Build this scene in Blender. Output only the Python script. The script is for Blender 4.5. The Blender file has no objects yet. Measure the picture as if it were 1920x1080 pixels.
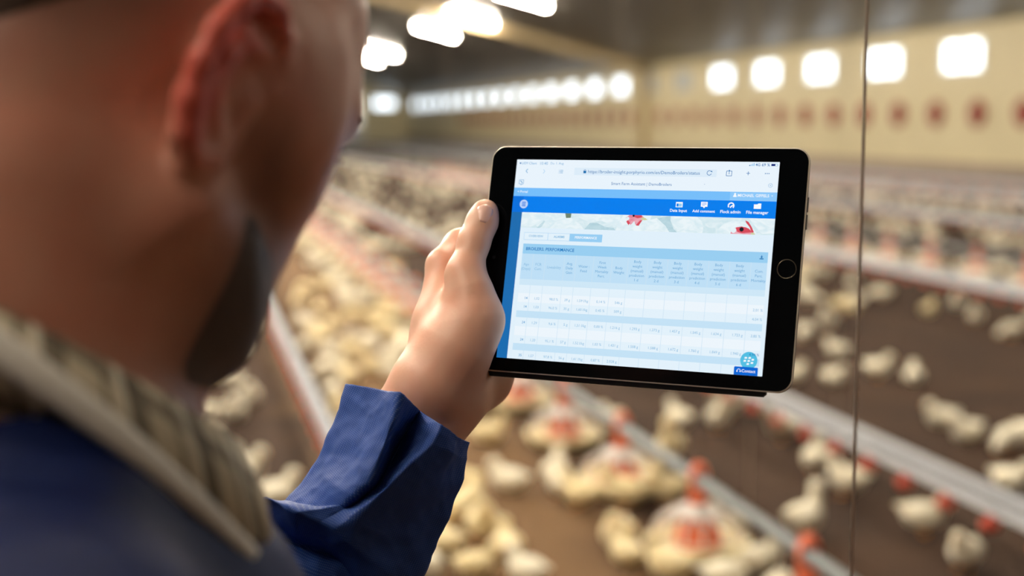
import bpy, bmesh, math, random
import numpy as np
from mathutils import Vector, Matrix
from mathutils.bvhtree import BVHTree

random.seed(7)
rng = np.random.default_rng(11)
SC = bpy.context.scene
COL = SC.collection

# ------------------------------------------------------------------ camera
HEAD = math.radians(13.0)                       # camera heading, clockwise from the hall's long axis (+Y)
PITCH = math.atan(305 / 2667)
cd = bpy.data.cameras.new('camera')
cd.lens, cd.sensor_width, cd.sensor_fit = 50.0, 36.0, 'HORIZONTAL'
cd.clip_start, cd.clip_end = 0.02, 400
cd.dof.use_dof = True
cd.dof.focus_distance = 1.0
cd.dof.aperture_fstop = 3.3
cam = bpy.data.objects.new('camera', cd)
COL.objects.link(cam)
cam.location = (0, 0, 1.6)
cam.rotation_euler = (math.pi / 2 - PITCH, 0, -HEAD)
SC.camera = cam
CAMM = Matrix.Translation((0, 0, 1.6)) @ cam.rotation_euler.to_matrix().to_4x4()

# ------------------------------------------------------------------ world, exposure
w = bpy.data.worlds.new('World'); SC.world = w
w.use_nodes = True
w.node_tree.nodes['Background'].inputs[0].default_value = (0.75, 0.87, 1.0, 1)
w.node_tree.nodes['Background'].inputs[1].default_value = 1.0
vs = SC.view_settings
vs.view_transform = 'Standard'; vs.look = 'None'; vs.gamma = 1.0; vs.exposure = 0.0
vs.use_curve_mapping = False
SC.cycles.use_denoising = True
SC.cycles.max_bounces = 8
SC.cycles.diffuse_bounces = 3
SC.cycles.adaptive_threshold = 0.045
SC.cycles.caustics_reflective = False
SC.cycles.caustics_refractive = False
SC.cycles.sample_clamp_indirect = 8.0

LAMP_L = 440.0            # radiance of the strip lamps
PANE_L = 3.4              # radiance of the daylight behind the window panes


# ------------------------------------------------------------------ helpers
def lin(r, g, b):
    o = []
    for c in (r, g, b):
        c /= 255.0
        o.append(c / 12.92 if c <= 0.04045 else ((c + 0.055) / 1.055) ** 2.4)
    return (o[0], o[1], o[2], 1.0)


def at(px, py, z):
    """a point seen at a place in the photograph, z metres in front of the lens"""
    return CAMM @ Vector(((px - 960) / 2666.67 * z, (540 - py) / 2666.67 * z, -z))


def camv(x, y, z):
    return CAMM @ Vector((x, y, -z))


MATS = {}


def mat(name, col, rough=0.6, metal=0.0, spec=0.5, emit=None, estr=0.0, noise=None, bump=None, sss=0.0, sheen=0.0):
    """noise = (scale, second colour, sharpness); bump = (scale, strength, distance)"""
    m = bpy.data.materials.new(name); m.use_nodes = True
    nt = m.node_tree; b = nt.nodes['Principled BSDF']
    b.inputs['Base Color'].default_value = col
    b.inputs['Roughness'].default_value = rough
    b.inputs['Metallic'].default_value = metal
    b.inputs['Specular IOR Level'].default_value = spec
    if emit is not None:
        b.inputs['Emission Color'].default_value = emit
        b.inputs['Emission Strength'].default_value = estr
    if sss:
        b.inputs['Subsurface Weight'].default_value = sss
        b.inputs['Subsurface Radius'].default_value = (1.0, 0.35, 0.2)
        b.inputs['Subsurface Scale'].default_value = 0.006
    if sheen:
        b.inputs['Sheen Weight'].default_value = sheen
    tc = None
    if noise or bump:
        tc = nt.nodes.new('ShaderNodeTexCoord')
    if noise:
        n = nt.nodes.new('ShaderNodeTexNoise'); n.inputs['Scale'].default_value = noise[0]
        n.inputs['Detail'].default_value = 5
        nt.links.new(tc.outputs['Object'], n.inputs['Vector'])
        r = nt.nodes.new('ShaderNodeValToRGB')
        s = noise[2] if len(noise) > 2 else 0.15
        r.color_ramp.elements[0].position = 0.5 - s; r.color_ramp.elements[1].position = 0.5 + s
        r.color_ramp.elements[0].color = col; r.color_ramp.elements[1].color = noise[1]
        nt.links.new(n.outputs['Fac'], r.inputs[0]); nt.links.new(r.outputs[0], b.inputs['Base Color'])
    if bump:
        n2 = nt.nodes.new('ShaderNodeTexNoise'); n2.inputs['Scale'].default_value = bump[0]; n2.inputs['Detail'].default_value = 6
        nt.links.new(tc.outputs['Object'], n2.inputs['Vector'])
        bp = nt.nodes.new('ShaderNodeBump'); bp.inputs['Strength'].default_value = bump[1]; bp.inputs['Distance'].default_value = bump[2]
        nt.links.new(n2.outputs['Fac'], bp.inputs['Height']); nt.links.new(bp.outputs[0], b.inputs['Normal'])
    MATS[name] = m
    return m


class MB:
    """collects faces, then becomes one mesh object"""
    def __init__(s):
        s.v, s.f, s.m = [], [], []

    def add(s, vs_, fs, mi=0):
        o = len(s.v); s.v += [tuple(x) for x in vs_]
        for f in fs:
            s.f.append(tuple(i + o for i in f)); s.m.append(mi)

    def box(s, lo, hi, mi=0):
        x0, y0, z0 = lo; x1, y1, z1 = hi
        s.add([(x0, y0, z0), (x1, y0, z0), (x1, y1, z0), (x0, y1, z0), (x0, y0, z1), (x1, y0, z1), (x1, y1, z1), (x0, y1, z1)],
              [(3, 2, 1, 0), (4, 5, 6, 7), (0, 1, 5, 4), (1, 2, 6, 5), (2, 3, 7, 6), (3, 0, 4, 7)], mi)

    def tube(s, pts, rad, n=8, mi=0, caps=True):
        pts = [Vector(p) for p in pts]
        if not isinstance(rad, (list, tuple)): rad = [rad] * len(pts)
        rings = []
        prev = None
        for i, p in enumerate(pts):
            t = (pts[min(i + 1, len(pts) - 1)] - pts[max(i - 1, 0)]).normalized()
            a = Vector((0, 0, 1)) if abs(t.z) < 0.9 else Vector((1, 0, 0))
            if prev is not None: a = prev
            u = (a - t * a.dot(t)).normalized(); prev = u; q = t.cross(u)
            rings.append([p + (u * math.cos(2 * math.pi * k / n) + q * math.sin(2 * math.pi * k / n)) * rad[i] for k in range(n)])
        vs_ = [v for r in rings for v in r]; fs = []
        for i in range(len(pts) - 1):
            for k in range(n):
                fs.append((i * n + k, i * n + (k + 1) % n, (i + 1) * n + (k + 1) % n, (i + 1) * n + k))
        if caps:
            fs.append(tuple(range(n - 1, -1, -1))); fs.append(tuple((len(pts) - 1) * n + k for k in range(n)))
        s.add(vs_, fs, mi)

    def lathe(s, prof, n=20, mi=0, c=(0, 0, 0)):
        vs_ = []; fs = []
        for r, z in prof:
            for k in range(n):
                a = 2 * math.pi * k / n
                vs_.append((c[0] + r * math.cos(a), c[1] + r * math.sin(a), c[2] + z))
        for i in range(len(prof) - 1):
            for k in range(n):
                fs.append((i * n + k, i * n + (k + 1) % n, (i + 1) * n + (k + 1) % n, (i + 1) * n + k))
        s.add(vs_, fs, mi)

    def mesh(s, name, mats, smooth=False):
        me = bpy.data.meshes.new(name)
        me.from_pydata(s.v, [], s.f)
        for m in (mats if isinstance(mats, (list, tuple)) else [mats]): me.materials.append(m)
        me.polygons.foreach_set('material_index', s.m)
        if smooth: me.polygons.foreach_set('use_smooth', [True] * len(s.f))
        me.update()
        return me

    def build(s, name, mats, parent=None, smooth=False):
        return link(name, s.mesh(name, mats, smooth), parent)


def link(name, me, parent=None, loc=None):
    o = bpy.data.objects.new(name, me); COL.objects.link(o)
    if parent is not None: o.parent = parent
    if loc is not None: o.location = loc
    return o


def tag(o, label=None, cat=None, group=None, kind=None):
    if label: o['label'] = label
    if cat: o['category'] = cat
    if group: o['group'] = group
    if kind: o['kind'] = kind
    return o


def empty(name, loc=(0, 0, 0), rz=0.0):
    o = bpy.data.objects.new(name, None); COL.objects.link(o)
    o.location = loc; o.rotation_euler = (0, 0, rz); o.empty_display_size = 0.1
    return o


def copy_tree(o, parent=None):
    c = o.copy(); COL.objects.link(c); c.parent = parent
    for ch in list(o.children): copy_tree(ch, c)
    return c


# ------------------------------------------------------------------ distance-field modelling
class Field:
    def __init__(s, lo, hi, h):
        s.lo = np.array(lo, np.float32); s.h = h
        s.n = np.ceil((np.array(hi) - np.array(lo)) / h).astype(int) + 1
        s.V = np.full(s.n, 0.05, np.float32)

    def _sub(s, lo, hi):
        a = np.maximum(np.floor((np.array(lo) - s.lo) / s.h).astype(int), 0)
        b = np.minimum(np.ceil((np.array(hi) - s.lo) / s.h).astype(int) + 1, s.n)
        if np.any(b <= a): return None, None
        sl = tuple(slice(a[i], b[i]) for i in range(3))
        ax = [s.lo[i] + s.h * np.arange(a[i], b[i], dtype=np.float32) for i in range(3)]
        return sl, np.stack(np.meshgrid(*ax, indexing='ij'), -1)

    def _mix(s, sl, d, k, op):
        a = s.V[sl]
        if op == 'add':
            if k > 0:
                hh = np.maximum(k - np.abs(a - d), 0) / k
                s.V[sl] = np.minimum(a, d) - hh * hh * k * 0.25
            else:
                s.V[sl] = np.minimum(a, d)
        else:
            d = -d
            if k > 0:
                hh = np.maximum(k - np.abs(a - d), 0) / k
                s.V[sl] = np.maximum(a, d) + hh * hh * k * 0.25
            else:
                s.V[sl] = np.maximum(a, d)

    def cap(s, a, b, ra, rb, k=0.01, op='add'):
        a = np.array(a, np.float32); b = np.array(b, np.float32); m = max(ra, rb) + k + 0.03
        sl, P = s._sub(np.minimum(a, b) - m, np.maximum(a, b) + m)
        if sl is None: return
        ba = b - a; q = P - a
        t = np.clip((q @ ba) / max(float(ba @ ba), 1e-12), 0, 1)
        d = np.linalg.norm(q - t[..., None] * ba, axis=-1) - (ra + (rb - ra) * t)
        s._mix(sl, d.astype(np.float32), k, op)

    def ell(s, c, r, rot=None, k=0.01, op='add'):
        c = np.array(c, np.float32); r = np.array(r, np.float32); m = float(r.max()) + k + 0.03
        sl, P = s._sub(c - m, c + m)
        if sl is None: return
        q = P - c
        if rot is not None: q = q @ np.array(rot, np.float32)      # columns of rot are the ellipsoid's axes
        k0 = np.linalg.norm(q / r, axis=-1); k1 = np.linalg.norm(q / (r * r), axis=-1)
        d = k0 * (k0 - 1.0) / np.maximum(k1, 1e-6)
        s._mix(sl, d.astype(np.float32), k, op)

    def surface(s):
        V = s.V; n = V.shape; ins = V < 0
        cs = [(i, j, k) for i in (0, 1) for j in (0, 1) for k in (0, 1)]
        cell = lambda A, c: A[c[0]:n[0] - 1 + c[0], c[1]:n[1] - 1 + c[1], c[2]:n[2] - 1 + c[2]]
        cnt = sum(cell(ins, c).astype(np.int8) for c in cs)
        act = (cnt > 0) & (cnt < 8)
        idx = np.argwhere(act)
        I = tuple(idx.T)
        acc = np.zeros((len(idx), 3)); num = np.zeros(len(idx))
        for a in cs:
            for ax in range(3):
                if a[ax]: continue
                b = list(a); b[ax] = 1
                va = V[I[0] + a[0], I[1] + a[1], I[2] + a[2]]; vb = V[I[0] + b[0], I[1] + b[1], I[2] + b[2]]
                cr = (va < 0) != (vb < 0)
                t = np.where(cr, va / np.where(va == vb, 1, va - vb), 0)
                p = np.array(a, float)[None].repeat(len(idx), 0); p[:, ax] += t
                acc += p * cr[:, None]; num += cr
        pts = (idx + acc / num[:, None]) * s.h + s.lo
        ids = -np.ones(act.shape, np.int64); ids[I] = np.arange(len(idx))
        quads = []
        for ax in range(3):
            o = [q for q in range(3) if q != ax]
            A = [slice(None)] * 3; B = [slice(None)] * 3
            A[ax] = slice(0, n[ax] - 1); B[ax] = slice(1, n[ax])
            for q in o: A[q] = slice(1, n[q] - 1); B[q] = slice(1, n[q] - 1)
            sa = ins[tuple(A)]; sb = ins[tuple(B)]
            e = np.argwhere(sa != sb)
            if not len(e): continue
            flip = sa[tuple(e.T)]
            base = e.copy(); base[:, o[0]] += 1; base[:, o[1]] += 1
            def cid(d0, d1):
                g = base.copy(); g[:, o[0]] += d0; g[:, o[1]] += d1
                return ids[tuple(g.T)]
            q4 = np.stack([cid(-1, -1), cid(0, -1), cid(0, 0), cid(-1, 0)], 1)
            if ax == 1: flip = ~flip
            q4[~flip] = q4[~flip][:, ::-1]
            quads.append(q4)
        return pts, np.concatenate(quads)


def quad_mesh(name, pts, quads, mats, smooth=True):
    me = bpy.data.meshes.new(name)
    me.from_pydata(pts.tolist(), [], quads.tolist())
    for m in (mats if isinstance(mats, (list, tuple)) else [mats]): me.materials.append(m)
    if smooth: me.polygons.foreach_set('use_smooth', [True] * len(quads))
    me.update()
    return me


# ------------------------------------------------------------------ materials
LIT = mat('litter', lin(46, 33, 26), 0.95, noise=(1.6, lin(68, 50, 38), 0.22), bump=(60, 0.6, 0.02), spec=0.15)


def grazing_light_strip(m):
    """grazing reflection painted into the litter colour along the strip between the first drinker line and the first feed pipe"""
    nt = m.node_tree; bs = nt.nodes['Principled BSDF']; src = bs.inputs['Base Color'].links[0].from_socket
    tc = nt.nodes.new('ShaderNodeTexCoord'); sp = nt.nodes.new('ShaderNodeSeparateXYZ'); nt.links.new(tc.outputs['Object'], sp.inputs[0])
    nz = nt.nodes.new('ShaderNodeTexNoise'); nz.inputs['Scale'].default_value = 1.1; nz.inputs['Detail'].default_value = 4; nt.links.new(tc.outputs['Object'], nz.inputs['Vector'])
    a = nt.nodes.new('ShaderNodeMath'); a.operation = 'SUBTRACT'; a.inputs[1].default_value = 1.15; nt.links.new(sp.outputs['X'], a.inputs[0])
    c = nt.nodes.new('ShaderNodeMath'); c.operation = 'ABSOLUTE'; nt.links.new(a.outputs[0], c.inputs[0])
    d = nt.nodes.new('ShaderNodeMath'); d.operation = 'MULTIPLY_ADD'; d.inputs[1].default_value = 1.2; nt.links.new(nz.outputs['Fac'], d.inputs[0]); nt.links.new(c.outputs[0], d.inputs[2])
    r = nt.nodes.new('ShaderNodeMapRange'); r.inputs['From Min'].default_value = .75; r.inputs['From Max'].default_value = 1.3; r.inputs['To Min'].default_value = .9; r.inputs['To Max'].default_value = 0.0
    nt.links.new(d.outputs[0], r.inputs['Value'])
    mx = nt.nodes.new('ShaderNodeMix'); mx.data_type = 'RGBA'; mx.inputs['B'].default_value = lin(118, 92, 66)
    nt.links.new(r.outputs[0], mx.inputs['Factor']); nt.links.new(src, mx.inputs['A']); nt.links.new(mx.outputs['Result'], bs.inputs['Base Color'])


grazing_light_strip(LIT)
mat('wall_cream', lin(228, 216, 178), 0.55, noise=(0.6, lin(218, 206, 168), 0.3))
mat('wall_brown', lin(84, 74, 66), 0.8)
mat('plinth', lin(176, 158, 146), 0.8, noise=(1.5, lin(150, 135, 126), 0.3))
mat('ceiling_grey', lin(150, 146, 138), 0.45, noise=(0.4, lin(128, 126, 122), 0.3))
mat('steel_tan', lin(190, 170, 130), 0.5)
mat('frame_white', lin(225, 228, 228), 0.4)
mat('pane_day', lin(240, 246, 252), 0.2, emit=(0.82, 0.92, 1.0, 1), estr=PANE_L)
mat('pane_shut', lin(170, 178, 180), 0.4)
mat('inlet_red', lin(150, 40, 22), 0.5)
mat('lamp_housing', lin(215, 212, 205), 0.5)
mat('lamp_tube', lin(255, 245, 220), 0.4, emit=(1.0, 0.88, 0.70, 1), estr=LAMP_L)
mat('door_day', lin(240, 240, 220), 0.5, emit=(1.0, 0.92, 0.72, 1), estr=.9)
mat('pipe_white', lin(222, 228, 240), 0.35)
mat('pipe_galv', lin(168, 176, 182), 0.38, metal=0.5)
mat('cup_red', lin(214, 72, 44), 0.45)
mat('pan_cream', lin(246, 234, 188), 0.45)
mat('grill_white', lin(232, 226, 222), 0.45)
mat('cone_orange', lin(236, 116, 80), 0.5)
mat('cord', lin(232, 222, 212), 0.6)
mat('down', lin(244, 234, 204), 0.9, noise=(22, lin(252, 247, 230), 0.2), sheen=0.3)
mat('down_gold', lin(240, 218, 160), 0.9, noise=(22, lin(248, 234, 196), 0.2), sheen=0.3)
mat('beak', lin(226, 160, 90), 0.5)
mat('eye_dark', lin(20, 15, 14), 0.3)

# ------------------------------------------------------------------ the hall
XR, XL, Y0, Y1 = 20.0, -16.0, -6.0, 130.0
EAVE, RIDGE_X, TILT = 4.2, 2.0, 0.25
RIDGE = EAVE + TILT * (XR - RIDGE_X)


def roof_z(x):
    return EAVE + TILT * (XR - x) if x > RIDGE_X else EAVE + TILT * (x - XL)


b = MB()
nx, ny = 36, 136
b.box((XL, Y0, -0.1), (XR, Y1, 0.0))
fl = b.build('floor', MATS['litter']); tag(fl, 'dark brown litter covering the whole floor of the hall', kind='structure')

b = MB()
for xa, xb in ((XL, RIDGE_X), (RIDGE_X, XR)):
    za, zb = roof_z(xa), (RIDGE if xa == XL else roof_z(xb))
    if xa == RIDGE_X: za = RIDGE
    b.add([(xa, Y0, za), (xb, Y0, zb), (xb, Y1, zb), (xa, Y1, za), (xa, Y0, za + .12), (xb, Y0, zb + .12), (xb, Y1, zb + .12), (xa, Y1, za + .12)],
          [(0, 1, 2, 3), (7, 6, 5, 4), (0, 4, 5, 1), (1, 5, 6, 2), (2, 6, 7, 3), (3, 7, 4, 0)])
ce = b.build('ceiling', MATS['ceiling_grey']); tag(ce, 'grey sloping ceiling of the poultry hall', kind='structure')

WIN_Z0, WIN_Z1, WIN_W, WIN_P = 2.98, 3.82, 1.95, 4.275
win_y = [34.07 + WIN_P * k for k in range(-9, 22)]


def side_wall(name, x, t, label):
    b = MB(); xo = x + t
    lo, hi = min(x, xo), max(x, xo)
    b.box((lo, Y0, 0), (hi, Y1, WIN_Z0)); b.box((lo, Y0, WIN_Z1), (hi, Y1, EAVE + 0.1))
    e = Y0
    for y in win_y:
        if y - WIN_W / 2 < Y0: continue
        b.box((lo, e, WIN_Z0), (hi, y - WIN_W / 2, WIN_Z1)); e = y + WIN_W / 2
    b.box((lo, e, WIN_Z0), (hi, Y1, WIN_Z1))
    o = b.build(name, MATS['wall_cream']); tag(o, label, kind='structure')
    p = MB(); s = -1 if t > 0 else 1
    p.box((min(x, x + s * .04), Y0, 0), (max(x, x + s * .04), Y1, 0.6))
    q = p.build('baseboard_' + name.split('_')[1], MATS['plinth']); tag(q, 'concrete plinth along the foot of the long wall', kind='structure')


side_wall('wall_right', XR, 0.14, 'long cream panel wall with a high row of windows')
side_wall('wall_left', XL, -0.14, 'opposite long cream panel wall of the hall')

b = MB(); b.box((XL - .14, Y1, 0), (XR + .14, Y1 + .14, RIDGE + .2)); o = b.build('wall_end', MATS['wall_cream']); tag(o, 'far end wall of the hall', kind='structure')
b = MB(); b.box((XL - .14, Y0 - .14, 0), (XR + .14, Y0, RIDGE + .2)); o = b.build('wall_back', MATS['wall_brown']); tag(o, 'end wall behind the viewer', kind='structure')


def window_mesh(shut):
    f = MB(); W = WIN_W / 2; H = (WIN_Z1 - WIN_Z0) / 2
    for lo, hi in (((-.05, -W, -H), (.09, W, -H + .06)), ((-.05, -W, H - .06), (.09, W, H)), ((-.05, -W, -H + .06), (.09, -W + .06, H - .06)),
                   ((-.05, W - .06, -H + .06), (.09, W, H - .06)), ((-.02, -.05, -H + .06), (.05, .05, H - .06))):
        f.box(lo, hi)
    p = MB(); p.box((.0, -W + .06, -H + .06), (.012, -.05, H - .06))
    q = MB(); q.box((.0, .05, -H + .06), (.012, W - .06, H - .06))
    m = MATS['pane_shut' if shut else 'pane_day']
    return f.mesh('window_frame', MATS['frame_white']), p.mesh('pane', m), q.mesh('pane', m)


wm, wms = window_mesh(False), window_mesh(True)
n_ = 1
for x, fl_ in ((XR, 1), (XL, -1)):
    for i, y in enumerate(win_y):
        if y - WIN_W / 2 < Y0: continue
        shut = fl_ == 1 and abs(y - 55.4) < 1 or abs(y - 59.7) < 1
        r = empty('window_%d' % n_, (x, y, (WIN_Z0 + WIN_Z1) / 2), 0 if fl_ == 1 else math.pi); n_ += 1
        r['kind'] = 'structure'
        if fl_ == 1: r['label'] = ('closed grey window in the row of bright windows' if shut else 'bright two-pane window high in the cream wall')
        for me, nm in zip(wms if shut else wm, ('window_frame', 'pane', 'pane')): link(nm, me, r)
r = empty('window_%d' % n_, (18.0, Y1, 3.6), math.pi / 2); r['kind'] = 'structure'; r['label'] = 'small bright window in the far end wall'
for me, nm in zip(wm, ('window_frame', 'pane', 'pane')): link(nm, me, r, (-.14, 0, 0))
r = empty('door_1', (14.4, Y1, 0)); r['kind'] = 'structure'; r['label'] = 'tall door with a daylit upper panel in the far end wall'
b = MB(); b.box((-1.5, -.03, 1.6), (1.5, -.01, 4.4)); b.build('daylight_panel', MATS['door_day'], r)
b = MB(); b.box((-1.65, -.12, 0), (-1.5, 0, 4.55)); b.box((1.5, -.12, 0), (1.65, 0, 4.55)); b.box((-1.5, -.12, 4.4), (1.5, 0, 4.55)); b.box((-1.5, -.08, 0), (1.5, 0, 1.6)); b.build('door_frame', MATS['frame_white'], r)

# portal frame standing before the wall
b = MB()
b.box((XR - .35, 60.0, 0), (XR, 60.35, EAVE - .05))
b.add([(RIDGE_X, 60.0, RIDGE - .38), (XR, 60.0, EAVE - .38), (XR, 60.35, EAVE - .38), (RIDGE_X, 60.35, RIDGE - .38),
       (RIDGE_X, 60.0, RIDGE - .02), (XR, 60.0, EAVE - .02), (XR, 60.35, EAVE - .02), (RIDGE_X, 60.35, RIDGE - .02)],
      [(3, 2, 1, 0), (4, 5, 6, 7), (0, 1, 5, 4), (1, 2, 6, 5), (2, 3, 7, 6), (3, 0, 4, 7)])
o = b.build('trim_1', MATS['steel_tan']); tag(o, 'tan steel portal frame against the long window wall', kind='structure')

# red air inlets along the right wall
inlet = MB()
inlet.lathe([(0.0, .05), (.13, .06), (.22, .10), (.31, .11), (.35, .06), (.35, .0)], 18)
inlet_me = inlet.mesh('air_inlet', MATS['inlet_red'], True)
for k in range(38):
    y = 24.9 + 2.085 * k
    o = link('air_inlet', inlet_me, None, (XR, y, 1.9 + 0.002 * (y - 30)))
    o.rotation_euler = (0, -math.pi / 2, 0)
    tag(o, 'round red air inlet in the row on the cream wall under the windows', 'air inlet', 'red air inlets along the wall')

# strip lamps on the sloping ceiling
L2 = 0.95


def lamp_meshes():
    h = MB(); h.box((-L2 - .03, -.09, .02), (L2 + .03, .09, .09))
    t = MB(); t.tube([(-L2, 0, -.02), (L2, 0, -.02)], .034, 6)
    c = MB()
    for s in (-1, 1): c.box((s * L2 - .02, -.05, -.06), (s * L2 + .02, .05, .03))
    return h.mesh('lamp_housing', MATS['lamp_housing']), t.mesh('lamp_tube', MATS['lamp_tube'], True), c.mesh('end_holder', MATS['lamp_housing'])


lmh, lmt, lmc = lamp_meshes()
row_y = [-3.0, 3.8, 13.1, 22.4, 31.7, 41.0, 50.3, 59.45, 68.3, 87.4, 95.0]
for x in (12.0, 2.0, -4.0):
    for y in {12.0: row_y[1:], 2.0: [4.9 + 3.5 * k for k in range(24)], -4.0: [-2.5 + 3.2 * k for k in range(26)]}[x]:  # unseen ridge and left rows, packed close to add light
        zc = roof_z(x) if x != RIDGE_X else RIDGE - 0.3
        r = empty('strip_lamp', (x, y, zc - .1))
        r.rotation_euler = (0, math.atan(TILT) * (1 if x > RIDGE_X else (-1 if x < RIDGE_X else 0)), 0)
        tag(r, 'glowing strip lamp in the row under the sloping ceiling', 'lamp', 'ceiling strip lamps')
        link('lamp_housing', lmh, r); link('lamp_tube', lmt, r); link('end_holder', lmc, r)

# ------------------------------------------------------------------ drinker lines
cup = MB()
cup.lathe([(.0, -.075), (.028, -.072), (.034, -.05), (.034, -.042), (.012, -.045), (.011, 0.0)], 10)
cup_me = cup.mesh('drinker_cup', MATS['cup_red'], True)


def drinker(x, ya, yb, near, label, cord_y, cord_r=.001):
    h = 0.30
    r = empty('drinker_line', (x, ya, 0))
    tag(r, label, 'drinker line', 'nipple drinker lines')
    b = MB(); b.box((-.018, 0, h - .025), (.018, yb - ya, h + .02)); b.build('water_pipe', MATS['pipe_white'], r)
    b = MB(); b.tube([(0, 0, h + .045), (0, yb - ya, h + .045)], .024, 8); b.build('support_rail', MATS['pipe_white'], r, True)
    far = MB(); far_b = cup
    y = ya + .1
    while y < yb:
        if y < near:
            o = link('drinker_cup', cup_me, r, (0, y - ya, h - .02))
        elif y < 45:
            o_ = len(far.v)
            far.add([(vx, vy + y - ya, vz + h - .02) for vx, vy, vz in cup.v], cup.f)
        y += .3
    if far.v:
        o = far.build('drinker_cups', MATS['cup_red'], r, True); o['kind'] = 'stuff'
    for cy in cord_y:
        b = MB(); b.tube([(0, cy - ya, h + .06), (0, cy - ya, roof_z(x) - .01 if x != RIDGE_X else RIDGE - .05)], cord_r, 6); b.build('hanger_cord', MATS['cord'], r, True)
    return r


drinker(.57, .6, 128, 12, 'pale drinker line hung from the tall vertical cord', [1.128], .0016)
drinker(2.69, 1.5, 128, 13, 'pale drinker line with red cups passing diagonally under the tablet', [2.4 + 3.1 * k for k in range(10)])
drinker(6.33, 4, 128, 13, 'pale blue drinker line beyond the open dark litter', [5 + 3.1 * k for k in range(10)])
drinker(10.7, 8, 128, 9, 'pale drinker line just behind the second feeder line', [9 + 6.2 * k for k in range(10)])
drinker(14.0, 8, 128, 9, 'far pale drinker line before the window wall', [9 + 6.2 * k for k in range(10)])
drinker(17.6, 8, 128, 9, 'farthest pale drinker line along the foot of the window wall', [9 + 6.2 * k for k in range(10)])

# ------------------------------------------------------------------ feeder lines with pans
FH = 0.29


def pan_parts():
    d = MB(); d.lathe([(0, .01), (.14, .0), (.18, .025), (.198, .068), (.192, .072), (.172, .032), (.13, .018), (0, .035)], 28)
    c = MB(); c.lathe([(.088, .04), (.084, .09), (.062, .135), (.04, .165), (.03, .2)], 16)
    col = MB(); col.lathe([(.03, .18), (.036, .2), (.036, .235), (.03, .25), (.03, .262), (0, .262)], 14); col.lathe([(0, .318), (.03, .318), (.029, .336), (.026, .345), (.012, .355), (0, .355)], 14)
    for s in (-1, 1): col.box((s * .029 - .0025, -.016, .255), (s * .029 + .0025, .016, .325))        # saddle plates either side of the pipe
    g = MB()
    g.lathe([(.172, .078), (.178, .085), (.172, .09)], 28)
    for k in range(14):
        a = 2 * math.pi * k / 14
        g.tube([(.174 * math.cos(a), .174 * math.sin(a), .083), (.15 * math.cos(a), .15 * math.sin(a), .135), (.09 * math.cos(a), .09 * math.sin(a), .175), (.035 * math.cos(a), .035 * math.sin(a), .2)], .0065, 5)
    g.lathe([(.098, .166), (.06, .189), (.036, .204)], 20)
    return d, c, col, g


pd, pc, pcol, pg = pan_parts()
PM = (('dish', pd.mesh('dish', MATS['pan_cream'], True)), ('feed_cone', pc.mesh('feed_cone', MATS['cone_orange'], True)),
      ('drop_collar', pcol.mesh('drop_collar', MATS['cone_orange'], True)), ('grill', pg.mesh('grill', MATS['grill_white'], True)))
whole = MB()
for q, i in ((pd, 0), (pc, 1), (pcol, 1), (pg, 2)): whole.add(q.v, q.f, i)
whole_me = whole.mesh('pan_feeder', [MATS['pan_cream'], MATS['cone_orange'], MATS['grill_white']], True)


def feeder(x, ya, yb, label):
    r = empty('feeder_line', (x, ya, 0)); tag(r, label, 'feeder line', 'feeder lines')
    b = MB(); b.tube([(0, 0, FH), (0, yb - ya, FH)], .0235, 10); b.build('feed_pipe', MATS['pipe_galv'], r, True)
    for k in range(9):
        y = {1.84: 3.93, 8.1: 8.6, 15.8: 20.2}[x] + .4775 + .955 * 6 * k
        b = MB(); b.tube([(0, y - ya, FH + .02), (0, y - ya, (roof_z(x) if abs(x - RIDGE_X) > .01 else RIDGE) - .01)], .001, 6); b.build('hanger_cord', MATS['cord'], r, True)


feeder(1.84, 2.2, 128, 'grey feed pipe carrying the row of pan feeders under the tablet')
feeder(8.1, 5.2, 128, 'grey feed pipe between two pale drinker lines across the hall')
feeder(15.8, 8.2, 128, 'distant grey feed pipe before the window wall')
pan_near = []
ORD = ['pan feeder at the bottom edge, only its orange top and rim showing', 'large pan feeder ringed with chicks, lowest one fully in view', 'second pan feeder up the row, with chicks along its front rim',
       'third pan feeder up the row, its bare cream dish plain to see', 'fourth pan feeder up the row, just under the tablet corner']
for k in range(62):
    y = 3.93 + .955 * k
    if k < 14:
        p = empty('pan_feeder', (1.84, y, 0), math.pi * random.randint(0, 1))
        for nm, me in PM: link(nm, me, p)
    else:
        p = link('pan_feeder', whole_me, None, (1.84, y, 0))
    tag(p, ORD[k] if k < 5 else ('orange and white pan feeder in the row behind the hand and tablet' if k < 14 else 'small blurred pan feeder far up the row beside the face'), 'pan feeder', 'pan feeders on the first feed pipe')
    pan_near.append((1.84, y))
for x, ys, lb in ((8.1, 8.6, 'blurred pan feeder in the row across the open litter'), (15.8, 20.2, 'tiny blurred pan feeder in the row by the window wall')):
    for k in range(40):
        p = link('pan_feeder', whole_me, None, (x, ys + .955 * k, 0)); tag(p, lb, 'pan feeder', lb.replace('blurred pan feeder', 'pan feeders'))

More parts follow.
